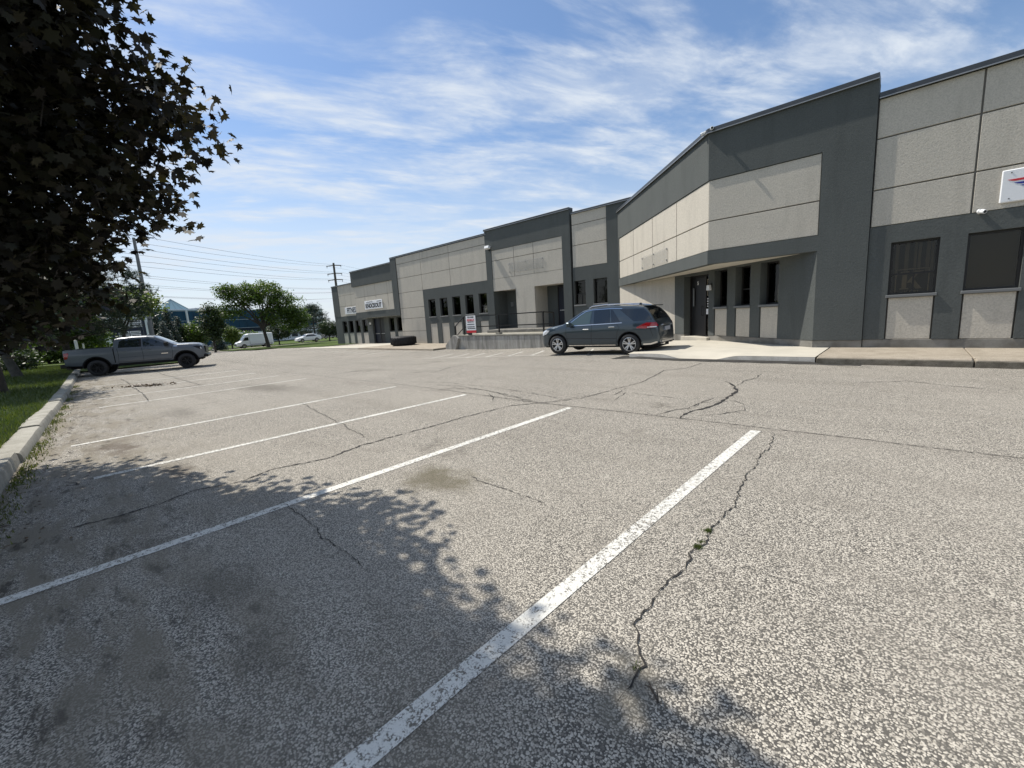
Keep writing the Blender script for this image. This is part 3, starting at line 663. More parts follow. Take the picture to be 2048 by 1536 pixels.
panels(Fw, [-50.7, -49.1, -44.4], [2.76, 3.95, 5.2, 6.38], .012)
bx('pilaster', 'stucco_dark', -52.25, -50.7, -.02, .4, 2.76, 6.38, Fw); cap(Fw, -52.27, -44.4, 6.38, h=.10)
bx('plinth', 'plinth_concrete', -52.25, -34.5, .02, .3, -1.1, -.69, Fw)
bx('wall', 'stucco_dark', -44.4, -34.5, .1, .4, 2.7, 7.2, Fw)
# roofs and hidden outer walls so the volume is closed
R0 = fr(0, 0)
def roofpoly(pts, z):
    n = len(pts); MB().add([BOFF @ Vector((*p, zz)) for zz in (z, z-.15) for p in pts], [tuple(range(n)), tuple(range(2*n-1, n-1, -1))]+[(i, i+n, (i+1) % n+n, (i+1) % n) for i in range(n)]).build('roof', MT['flashing'], BLD)
roofpoly([(-.9, 15.5), (9.1, 15.5), (9.1, 60), (-.9, 60)], 6.2); roofpoly([(-5, 15.2), (-.9, 15.2), (-.9, 60), (-12, 60), (-12, 22.4)], 6.6)
roofpoly([(-35.5, 22.5), (-12, 22.5), (-12, 60), (-35.5, 60)], 7.2); roofpoly([(-44.4, 23.2), (-35.5, 23.2), (-35.5, 60), (-44.4, 60)], 7.0); roofpoly([(-52.2, 24.3), (-44.4, 24.3), (-44.4, 60), (-52.2, 60)], 6.1)
bx('wall', 'stucco_light', -52.2, 9.2, 59.8, 60.1, -1, 6.1, R0); bx('wall', 'stucco_light', 8.9, 9.2, 15.6, 59.8, 0, 6.4, R0); bx('wall', 'stucco_light', -52.24, -51.9, 24.4, 59.8, -1, 6.3, R0)
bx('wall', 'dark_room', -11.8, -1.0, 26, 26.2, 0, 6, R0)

# ------------------------------------------------------------------ things fixed to the building
def wall_sign(name, label, x0, x1, z0, z1, y, group=None):
    s_ = empty(name, ((x0+x1)/2, y, z0), 0, label, 'sign', group)
    w = (x1-x0)/2; MB().box(-w, w, -.06, .0, 0, z1-z0).build('board', MT['sign_white'], s_, bevel=.01)
    return s_
s1 = wall_sign('wall_sign', 'white wall sign reading FITNESS in black capitals', -49.25, -45.7, 2.98, 3.78, 23.99)
text_obj('FITNESS', .82, MT['sign_black'], wallmat(.0, -.065, .40), s1, bold=.018, sx=.86)
s2 = wall_sign('wall_sign', 'white wall sign reading KNOCKOUT below a thin script line', -42.35, -38.8, 3.2, 4.08, 22.87)
text_obj('KNOCKOUT', .60, MT['sign_black'], wallmat(.0, -.068, .33), s2, bold=.026, sx=.92)
mb = MB(); pts = [(-1.45+.09*i, -.066, .70+.07*math.sin(i*1.9)+.02*math.sin(i*5)+.005*i) for i in range(16)]; mb.tube(pts, .014, 5); mb.build('script_line', MT['sign_black'], s2)
MB().box(.75, 1.55, -.066, -.06, .70, .76).build('small_print', MT['sign_black'], s2)
# winged logo board at the right edge
s3 = empty('wall_sign', (2.87, 15.06, 3.45), 0, 'white logo board with red and blue wing stripes on upper wall', 'sign')
MB().box(-1.56, 1.56, -.05, 0, 0, .70).build('board', MT['sign_white'], s3, bevel=.02)
for i, (z, x, m_) in enumerate(((.44, -1.47, 'sign_red'), (.36, -1.37, 'sign_blue'), (.29, -1.27, 'sign_blue'), (.22, -1.15, 'sign_red'))):
    MB().prism([(x, z+.045), (x+.06, z+.015), (x+.12, z), (-.2, z), (-.2, z+.05)], -.056, -.05).build('wing_stripe', MT[m_], s3)
    MB().prism([(-x, z+.045), (-x-.06, z+.015), (-x-.12, z), (.2, z), (.2, z+.05)], -.056, -.05).build('wing_stripe', MT[m_], s3)
for x in (-1.42, 1.42):
    for z in (.08, .63): MB().lathe([(0, .062), (.014, .06), (.014, .05)], 8, Matrix.Translation((x, 0, z)) @ Matrix.Rotation(R_(90), 4, 'X')).build('bolt', MT['sill_grey'], s3)
# blank clear boards left from old signs
def blank(loc, ang, w, h, label):
    b_ = empty('blank_sign', loc, ang, label, 'sign')
    MB().box(-w/2, w/2, -.035, -.027, 0, h).build('board', MT['clear_board'], b_)
    for x in (-w/2+.1, 0, w/2-.1):
        for z in (.06, h-.06): MB().lathe([(0, .05), (.03, .045), (.03, 0)], 8, Matrix.Translation((x, 0, z)) @ Matrix.Rotation(R_(90), 4, 'X')).build('standoff', MT['sill_grey'], b_)
blank((-19.07, 22.19, 4.55), 0, 3.1, .68, 'blank weathered sign board above the platform doors')
q = FL @ Vector((LL-4.85, .03, 3.42)) - Vector((5, -18, 0)); blank(tuple(q), R_(-45), 3.1, .55, 'blank weathered sign board on the angled bay face')
def dome_cam(loc, rz, label):
    c_ = empty('security_camera', loc, rz, label, 'camera', 'white security cameras on the building')
    MB().lathe([(0, .04), (.05, .04), (.055, .0), (.055, -.0)], 14, Matrix.Rotation(R_(90), 4, 'X')).build('base', MT['white_plastic'], c_)
    Mx = Matrix.Translation((0, -.085, -.015)) @ Matrix.Rotation(R_(105), 4, 'X') @ Matrix.Scale(.72, 4)
    MB().lathe([(0, -.09), (.045, -.085), (.065, -.03), (.068, .06), (.06, .09), (.0, .092)], 16, Mx).build('housing', MT['white_plastic'], c_, smooth=40)
    MB().lathe([(.042, .09), (.042, .098), (0, .10)], 14, Mx).build('lens', MT['sign_black'], c_)
    MB().tube([(0, -.02, 0), (0, -.07, -.01)], .025, 8).build('arm', MT['white_plastic'], c_)
dome_cam((1.02, 15.05, 3.345), R_(35), 'small white security camera on the dark band above the wide window')
dome_cam((-4.90, 14.94, 7.0), R_(20), 'white security camera on roof corner facing the right wall')
dome_cam((-5.12, 15.06, 6.98), R_(-75), 'white security camera on roof corner facing left along bay')
fl = empty('flood_light', (-22.4, 22.15, 6.38), 0, 'small white flood light on the left portico pilaster', 'light')
MB().box(-.06, .06, -.10, .02, -.05, .12).build('bracket', MT['black_metal'], fl); MB().prism([(-.22, -.02), (.22, -.02), (.22, .18), (-.22, .18)], -.34, -.12, Matrix.Rotation(R_(-20), 4, 'X')).build('housing', MT['white_plastic'], fl, bevel=.02)
dl = empty('wall_light', (Bx+math.cos(math.atan2(-7.2, 10.17))*s(4.52), By+math.sin(math.atan2(-7.2, 10.17))*s(4.52), 2.25), math.atan2(-7.2, 10.17), 'small white wall light beside the door numbered five', 'light')
MB().box(-.05, .05, -.05, 0, -.02, .14).build('back_box', MT['black_metal'], dl); MB().prism([(-.09, -.12), (.09, -.12), (.07, .08), (-.07, .08)], -.16, -.05).build('lamp_head', MT['white_plastic'], dl, bevel=.01)
el = empty('wall_light', (-43.75, 24.0, 1.75), 0, 'round white wall light beside the navy far entrance door', 'light')
MB().lathe([(0, .12), (.08, .11), (.14, .06), (.15, 0)], 14, Matrix.Rotation(R_(90), 4, 'X')).build('globe', MT['white_plastic'], el, smooth=60); MB().box(-.05, .05, -.02, .0, -.25, -.1).build('back_box', MT['black_metal'], el)

# raised concrete platform with steps in front of the portico
pf = empty('concrete_platform', (-18, 19, -.4), 0, 'raised stained concrete platform below the portico doors', 'platform')
mb = MB(); base = -.25
prof = [(-4.75, .84), (4.9, .84), (4.9, -.2), (-6.0, -.2), (-6.0, .1), (-5.75, .1), (-5.75, .35), (-5.45, .35), (-5.45, .6), (-5.1, .6), (-5.1, .84)]
mb.prism(prof, .0, 3.0); mb.build('body', MT['platform_concrete'], pf, bevel=.02)
MB().box(-4.9, 4.9, -.03, 3.0, .842, .93).build('top_slab', MT['kerb_concrete'], pf, bevel=.015)
MB().prism([(-6.05, -.2), (-5.0, -.2), (-4.6, .7), (-4.9, .93), (-5.15, .93), (-6.05, .25)], -.22, -.031).build('stair_cheek', MT['platform_concrete'], pf, bevel=.02)
MB().box(-3.9, 2.0, 1.9, 3.0, .932, 1.13).build('door_step', MT['plinth_concrete'], pf, bevel=.02)
for x in (-1.0, 3.2): MB().box(x-.18, x+.18, .02, .3, .931, 1.02).build('post_footing', MT['kerb_concrete'], pf, bevel=.01)
rl = empty('handrail', (-18, 19.15, .53), 0, 'black steel handrail along the front of concrete platform', 'railing')
zr = 1.24
for x in (-4.3, -.95, 2.65): MB().box(x-.035, x+.035, -.035, .035, 0, zr).build('post', MT['black_metal'], rl)
MB().box(-5.28, -5.20, -.035, .035, -.55, .62).build('post', MT['black_metal'], rl)
for z in (zr-.03, zr*.42): MB().box(-4.26, 2.61, -.03, .03, z-.03, z+.03).build('rail', MT['black_metal'], rl)
MB().tube([(-4.3, 0, zr-.03), (-5.24, 0, .60)], .035, 6).build('rail', MT['black_metal'], rl); MB().tube([(-4.3, 0, zr*.42), (-5.24, 0, -.12)], .03, 6).build('rail', MT['black_metal'], rl)
MB().tube([(2.65, 0, zr-.03), (2.65, .95, zr-.10)], .035, 6).build('rail', MT['black_metal'], rl); MB().tube([(2.65, 0, zr*.42), (2.65, .95, zr*.42-.05)], .03, 6).build('rail', MT['black_metal'], rl)
MB().box(2.615, 2.685, .93, 1.0, 0, zr-.07).build('post', MT['black_metal'], rl)
# realty sign tied to the railing
rs = empty('realty_sign', (-21.38, 18.98, .66), 0, 'white and red realty board tied to the black handrail', 'sign')
MB().box(-.47, .47, -.025, 0, .17, 1.14).build('board', MT['sign_white'], rs); MB().box(-.47, .47, -.024, .001, 0, .168).build('red_strip', MT['sign_red'], rs)
for t_, z, sz, m_, sx_ in (('FOR LEASE', 1.03, .13, 'sign_black', 1), ('RE/MAX', .84, .21, 'sign_red', 1), ('GOLD REALTY INC.', .72, .07, 'sign_black', 1), ('RAJWINDER', .56, .13, 'navy', .95), ('905 456 1010', .40, .10, 'sign_black', 1), ('416 855 2200', .29, .10, 'sign_black', 1)):
    if t_.startswith(('RAJ', '905', '416')):
        mb = MB(); rr = random.Random(len(t_)+int(z*100)); x = -.36
        while x < .34: w_ = rr.uniform(.03, .07); mb.box(x, x+w_, -.028, -.025, z-.03, z+.035); x += w_+.015
        mb.build('small_print', MT[m_], rs)
    else: text_obj(t_, sz, MT[m_], wallmat(0, -.027, z), rs, bold=.006, depth=.002, sx=sx_)
MB().box(-.35, .05, -.02, .0, -.13, -.0).build('rider_board', MT['sign_black'], rs)
# giant tyre lying on the sidewalk
ty = empty('giant_tyre', (-31.95, 20.45, -.315), 0, 'giant black tractor tyre lying flat on the sidewalk', 'tyre')
MB().lathe([(.55, .12), (.62, .02), (.85, .0), (.98, .06), (1.06, .18), (1.07, .38), (1.06, .58), (.98, .72), (.85, .77), (.62, .75), (.55, .65), (.55, .12)], 40).build('casing', MT['rubber'], ty, smooth=50)
for k in range(26):
    a = 2*math.pi*k/26; Mx = Matrix.Rotation(a, 4, 'Z')
    for z0, tw in ((.10, .10), (.40, -.10)): MB().add([Mx @ Matrix.Rotation(t_, 4, 'Z') @ Vector(p) for t_, p in ((0, (1.05, 0, z0)), (0, (1.05, .07, z0)), (tw, (1.05, .07, z0+.28)), (tw, (1.05, 0, z0+.28)), (0, (1.105, 0, z0)), (0, (1.105, .07, z0)), (tw, (1.105, .07, z0+.28)), (tw, (1.105, 0, z0+.28)))], [(0, 1, 2, 3), (4, 7, 6, 5), (0, 4, 5, 1), (1, 5, 6, 2), (2, 6, 7, 3), (3, 7, 4, 0)]).build('tread_lug', MT['rubber'], ty)

# ------------------------------------------------------------------ vehicles
class Vehicle:
    def __init__(s, top, belt, low, hw, wheels, ra, tum=.28, crown=.03, bed=None, zfloor=.95, step=.04):
        s.top, s.belt, s.low_, s.hw_, s.wheels, s.ra, s.tum, s.crown, s.bed, s.zf = top, belt, low, hw, wheels, ra, tum, crown, bed, zfloor
        a, b = top[0][0], top[-1][0]; xs = set(np.round(np.linspace(a, b, int((b-a)/step)+1), 4))
        for w in wheels:
            for k in range(-10, 11): xs.add(round(w[0]+ra*math.sin(math.pi/2*k/10), 4))
            xs.add(round(w[0]-ra-.004, 4)); xs.add(round(w[0]+ra+.004, 4))
        for p in top: xs.add(round(p[0], 4))
        s.xs = sorted(x for x in xs if a-1e-6 <= x <= b+1e-6)
    @staticmethod
    def ip(t, x): return float(np.interp(x, [p[0] for p in t], [p[1] for p in t]))
    def zt(s, x): return s.ip(s.top, x)
    def hw(s, x): return s.ip(s.hw_, x)
    def low(s, x):
        z = s.ip(s.low_, x)
        for (wx, wz) in s.wheels:
            d = abs(x-wx)
            if d <= s.ra+1e-4: z = max(z, wz+math.sqrt(max(0, s.ra**2-d*d)))
        return z
    def sect(s, x):
        zl, zt, hw, zb = s.low(x), s.zt(x), s.hw(x), s.ip(s.belt, x)
        inbed = s.bed and s.bed[0] <= x <= s.bed[1]
        zs = min(zb, zt-.06); zl = min(zl, zs-.03); zl0 = s.ip(s.low_, x)
        P = []
        for t, dy in ((0, None), (.10, None), (.30, None), (.52, None), (.72, None), (.88, None), (1, None)):
            z = zl+(zs-zl)*t; P.append((s.yside(x, z, zl0, zs), z))
        if inbed:
            P += [(hw-.03, zt-.015), (hw-.045, zt), (hw-.11, zt), (hw-.12, zt-.03), (hw-.12, s.zf), (hw*.5, s.zf), (0, s.zf)]
        else:
            g = max(0, zt-.05-zs); y0 = hw-.03
            yr = y0-s.tum*g
            P += [(y0-s.tum*g*.5-.004, zs+g*.5), (yr, zs+g), (yr-.035, zt-.022), (yr-.10, zt-.006), (yr-.22, zt+s.crown*.2), (yr*.45, zt+s.crown*.8), (0, zt+s.crown)]
        return P
    def yside(s, x, z, zl0=None, zs=None):
        hw = s.hw(x)
        if zl0 is None: zl0 = s.ip(s.low_, x)
        if zs is None: zs = min(s.ip(s.belt, x), s.zt(x)-.06)
        if z > zs: return hw-.03-s.tum*(z-zs)
        t = (z-zl0)/max(.05, zs-zl0)
        return hw-float(np.interp(t, [0, .1, .3, .5, .62, .75, .9, 1], [.06, .022, .016, .012, .0, .002, .010, .026]))
    def body(s, m, parent, name='body'):
        secs = [s.sect(x) for x in s.xs]; n = len(secs[0]); v = []; f = []
        for x, P in zip(s.xs, secs):
            v += [(x, y, z) for y, z in P] + [(x, -y, z) for y, z in P[-2::-1]]
        q = 2*n-1
        for i in range(len(secs)-1):
            for k in range(q-1): f.append((i*q+k, i*q+k+1, (i+1)*q+k+1, (i+1)*q+k))
        f.append(tuple(range(q-1, -1, -1))); f.append(tuple((len(secs)-1)*q+k for k in range(q)))
        mb = MB(); mb.add(v, f); return mb.build(name, MT[m], parent, smooth=32)
    def patch(s, poly, m, parent, name, side, off=.006, both=False):
        bm = bmesh.new(); bm.faces.new([bm.verts.new((x, 0, z)) for x, z in poly]); bmesh.ops.triangulate(bm, faces=bm.faces)
        bmesh.ops.subdivide_edges(bm, edges=bm.edges[:], cuts=3, use_grid_fill=True)
        for q in bm.verts: q.co.y = side*(s.yside(q.co.x, q.co.z)+off)
        me = bpy.data.meshes.new(name); bm.to_mesh(me); bm.free(); me.materials.append(MT[m]); me.polygons.foreach_set('use_smooth', [True]*len(me.polygons))
        o = bpy.data.objects.new(name, me); C.objects.link(o); o.parent = parent; return o
    def strip(s, pts, w, m, parent, name, side, off=.003, n=8, thick=0):
        """narrow band following a polyline in side view"""
        out = []
        for a, b in zip(pts[:-1], pts[1:]):
            for i in range(n): out.append((a[0]+(b[0]-a[0])*i/n, a[1]+(b[1]-a[1])*i/n))
        out.append(pts[-1]); v = []; f = []
        for i, (x, z) in enumerate(out):
            p, q = out[max(0, i-1)], out[min(len(out)-1, i+1)]; d = Vector((q[0]-p[0], q[1]-p[1])).normalized(); nn = Vector((-d.y, d.x))*w/2
            for sg in (-1, 1): X, Z = x+nn.x*sg, z+nn.y*sg; v.append((X, side*(s.yside(X, Z)+off), Z))
        for i in range(len(out)-1): f.append((2*i, 2*i+1, 2*i+3, 2*i+2))
        mb = MB(); mb.add(v, f); return mb.build(name, MT[m], parent, fix=False)
    def over(s, x0, x1, m, parent, name, k=.9, off=.007, n=10):
        """glass lying over the top profile (windscreen, rear window)"""
        v = []; f = []; ny = 9
        for i in range(n+1):
            x = x0+(x1-x0)*i/n; P = s.sect(x); ys = [p[0] for p in P[7:]][::-1]; zs = [p[1] for p in P[7:]][::-1]
            dx = .02; sl_ = (s.zt(x+dx)-s.zt(x-dx))/(2*dx); L_ = math.hypot(1, sl_)
            ym = (ys[-3])*k
            for j in range(ny):
                y = -ym+2*ym*j/(ny-1); z = float(np.interp(abs(y), ys, zs)); v.append((x-sl_/L_*off, y, z+off/L_))
        for i in range(n):
            for j in range(ny-1): f.append((i*ny+j, i*ny+j+1, (i+1)*ny+j+1, (i+1)*ny+j))
        mb = MB(); mb.add(v, f); return mb.build(name, MT[m], parent, smooth=60, fix=False)
def wheel(parent, x, y, r, w, side, spokes=10, rim='rim_silver', rimr=.66, dark='rim_black', pair=0):
    e = empty('wheel', (x, y, r)); e.parent = parent
    A = Matrix.Rotation(R_(-90)*side, 4, 'X')       # local z -> outward
    MB().lathe([(r*rimr, -w/2), (r*.86, -w/2), (r*.97, -w*.40), (r, -w*.25), (r, w*.25), (r*.97, w*.40), (r*.88, w*.49), (r*(rimr+.04), w/2), (r*rimr, w*.42)], 32, A).build('tyre', MT['tyre'], e, smooth=40)
    MB().lathe([(r*rimr, w*.44), (r*(rimr-.035), w*.46), (r*(rimr-.05), w*.30), (r*.25, w*.16), (0, w*.16)], 32, A).build('rim', MT[dark], e, smooth=40)
    mb = MB()
    for k in range(spokes):
        a = 2*math.pi*k/spokes + (pair if k % 2 else -pair); Mx = A @ Matrix.Rotation(a, 4, 'Z')
        hwid = r*.045
        mb.add([Mx @ Vector(p) for p in ((r*.10, -hwid, w*.40), (r*.10, hwid, w*.40), (r*(rimr-.02), hwid*1.25, w*.45), (r*(rimr-.02), -hwid*1.25, w*.45), (r*.10, -hwid, w*.2), (r*.10, hwid, w*.2), (r*(rimr-.02), hwid, w*.28), (r*(rimr-.02), -hwid, w*.28))],
               [(0, 3, 2, 1), (4, 5, 6, 7), (0, 1, 5, 4), (1, 2, 6, 5), (2, 3, 7, 6), (3, 0, 4, 7)])
    mb.lathe([(r*rimr, w*.47), (r*(rimr-.04), w*.48), (r*(rimr-.045), w*.35)], 32, A)
    mb.lathe([(r*.15, w*.2), (r*.15, w*.41), (r*.10, w*.44), (0, w*.44)], 14, A); mb.build('spokes', MT[rim], e, smooth=35)
    return e
def liner(V, parent, z0, x0, x1, inner):
    """underbody and wheel housings"""
    MB().box(x0, x1, -inner, inner, z0, z0+.35).build('underbody', MT['under'], parent)
    for (wx, wz) in V.wheels:
        for sd in (-1, 1):
            v = []; f = []; n = 14
            for k in range(n+1):
                a = math.pi*k/n; x, z = wx+(V.ra-.003)*math.cos(a), wz+(V.ra-.003)*math.sin(a)
                v += [(x, sd*(V.yside(x, max(z, .4))-.012), z), (x, sd*inner*.92, z)]
            for k in range(n): f.append((2*k, 2*k+1, 2*k+3, 2*k+2))
            v += [(wx, sd*inner*.93, wz)]; c = len(v)-1
            for k in range(n): f.append((2*k+1, 2*k+3, c))
            MB().add(v, f).build('wheel_housing', MT['under'], parent, fix=False)
def mirror(V, parent, x, z, side, m, sz=1):
    o = MB().box(-.07, .07, -.12, .12, -.085, .085, Matrix.Translation((x, side*(V.yside(x, z)+.15*sz), z)) @ Matrix.Diagonal((sz, sz, sz, 1))).build('wing_mirror', MT[m], parent, bevel=.03)
    MB().box(x-.03, x+.03, min(side*V.yside(x, z-.06), side*(V.yside(x, z)+.08)), max(side*V.yside(x, z-.06), side*(V.yside(x, z)+.08)), z-.08, z-.04).build('mirror_arm', MT['black_metal'], o)
# ---- dark SUV by the platform
def build_suv():
    r = empty('parked_suv', (-8.70, 14.45, .012), R_(180+5.9), 'dark slate blue SUV parked facing away along the building', 'car')
    V = Vehicle(top=[(-2.47, .78), (-2.44, 1.00), (-2.36, 1.16), (-2.18, 1.42), (-2.02, 1.600), (-1.90, 1.655), (-1.5, 1.70), (-.9, 1.735), (-.3, 1.735), (.15, 1.70), (.42, 1.63), (.72, 1.46), (1.02, 1.265), (1.20, 1.165), (1.35, 1.135), (1.75, 1.075), (2.05, 1.00), (2.22, .90), (2.30, .78), (2.33, .62)],
                belt=[(-2.5, 1.13), (-1.2, 1.12), (1.2, 1.06), (2.4, .95)], low=[(-2.5, .42), (-2.3, .36), (-1.9, .33), (1.9, .30), (2.2, .28), (2.4, .36)],
                hw=[(-2.47, .80), (-2.40, .88), (-2.2, .935), (-1.6, .962), (1.5, .962), (1.9, .93), (2.15, .85), (2.28, .76), (2.33, .66)], wheels=[(1.458, .37), (-1.458, .37)], ra=.425, tum=.36, crown=.035)
    V.body('suv_paint', r)
    liner(V, r, .24, -2.35, 2.2, .62)
    for wx in (1.458, -1.458):
        for sd in (-1, 1): wheel(r, wx, sd*.84, .37, .25, sd, 10, pair=.13)
    for sd in (-1, 1):
        V.patch([(.06, 1.115), (1.00, 1.095), (.82, 1.235), (.52, 1.44), (.30, 1.555), (.02, 1.60)], 'car_glass_light', r, 'side_window', sd)
        V.patch([(-.10, 1.125), (-.06, 1.605), (-.66, 1.615), (-.74, 1.14)], 'car_glass', r, 'side_window', sd); V.patch([(-.80, 1.14), (-.71, 1.60), (-.80, 1.585), (-1.13, 1.155)], 'car_glass', r, 'side_window', sd)
        V.patch([(-1.62, 1.165), (-1.05, 1.60), (-1.92, 1.575), (-2.10, 1.42), (-2.24, 1.19)], 'car_glass', r, 'side_window', sd)
        V.strip([(.92, 1.175), (.50, 1.465), (.28, 1.585), (.0, 1.635), (-.75, 1.645), (-1.15, 1.62)], .02, 'chrome', r, 'window_trim', sd, .008)
        V.strip([(1.02, 1.078), (0, 1.098), (-1.2, 1.125)], .022, 'chrome', r, 'window_trim', sd, .008)
        for pts in ([(1.04, 1.08), (1.07, .8), (.98, .42)], [(-.03, 1.10), (.0, .6), (-.02, .36)], [(-.98, 1.14), (-1.10, .95), (-1.02, .80), (-.98, .42)], [(.98, .36), (-.98, .37)], [(-2.1, 1.13), (-2.2, .9), (-2.28, .62)]):
            V.strip(pts, .010, 'under', r, 'door_gap', sd, .003)
        for x, z in ((.20, .93), (-.82, .985)):
            MB().box(x-.12, x+.12, sd*(V.yside(x, z))-.005, sd*(V.yside(x, z)+.04), z-.016, z+.018).build('door_handle', MT['chrome'], r, bevel=.01)
        V.strip([(.95, .335), (-.95, .345)], .035, 'chrome', r, 'side_step', sd, .03)
        V.strip([(1.9, .62), (.9, .60), (-.9, .58), (-1.0, .58)], .012, 'under', r, 'body_crease', sd, .002)
        # arch trims
        for wx in (1.458, -1.458):
            V.strip([(wx+.437*math.cos(math.pi*k/16), .37+.437*math.sin(math.pi*k/16)) for k in range(17)], .026, 'under', r, 'arch_trim', sd, .005, n=1)
        MB().tube([(.20, sd*.63, 1.70), (.05, sd*.655, 1.765), (-.5, sd*.66, 1.795), (-1.2, sd*.655, 1.775), (-1.72, sd*.63, 1.70)], [.018, .02, .02, .02, .018], 8).build('roof_rail', MT['chrome'], r)
        V.patch([(-2.36, .93), (-2.44, .99), (-2.38, 1.10), (-2.06, 1.10), (-1.75, .97), (-1.72, .92), (-2.0, .90)], 'tail_red', r, 'tail_light', sd, .010)
        V.strip([(-2.40, .955), (-2.1, .945)], .03, 'lamp_clear', r, 'reverse_lamp', sd, .015)
        V.patch([(2.20, .72), (2.24, .86), (2.02, .95), (1.80, .93), (1.95, .80)], 'lamp_clear', r, 'headlight', sd, .008)
        V.strip([(-1.95, .36), (-2.2, .37), (-2.42, .44)], .05, 'steel', r, 'bumper_trim', sd, .012)
        mirror(V, r, .86, 1.13, sd, 'suv_paint')
    V.over(.52, 1.14, 'car_glass', r, 'windscreen', .98); V.over(-2.335, -2.06, 'car_glass', r, 'rear_window', .98)
    MB().box(-2.16, -1.86, -.60, .60, 1.655, 1.695, Matrix.Translation((0, 0, 0))).build('roof_spoiler', MT['suv_paint'], r, bevel=.012)
    MB().box(-2.505, -2.47, -.26, .26, .80, .93).build('licence_plate', MT['plate'], r); MB().box(-2.48, -2.44, -.42, .42, .985, 1.015).build('tailgate_trim', MT['chrome'], r)
    MB().box(-2.49, -2.44, -.62, .62, .40, .47).build('bumper_trim', MT['steel'], r); MB().box(-2.485, -2.3, -.78, .78, .36, .40).build('bumper_lip', MT['under'], r)
    MB().box(2.30, 2.345, -.55, .55, .55, .80).build('grille', MT['rim_black'], r)
    for y in (-.45, .45): MB().box(-2.52, -2.40, y-.09, y+.09, .34, .38).build('exhaust_tip', MT['chrome'], r)
    MB().box(-1.58, -1.50, -.02, .02, 1.73, 1.79).build('roof_antenna', MT['suv_paint'], r)
build_suv()
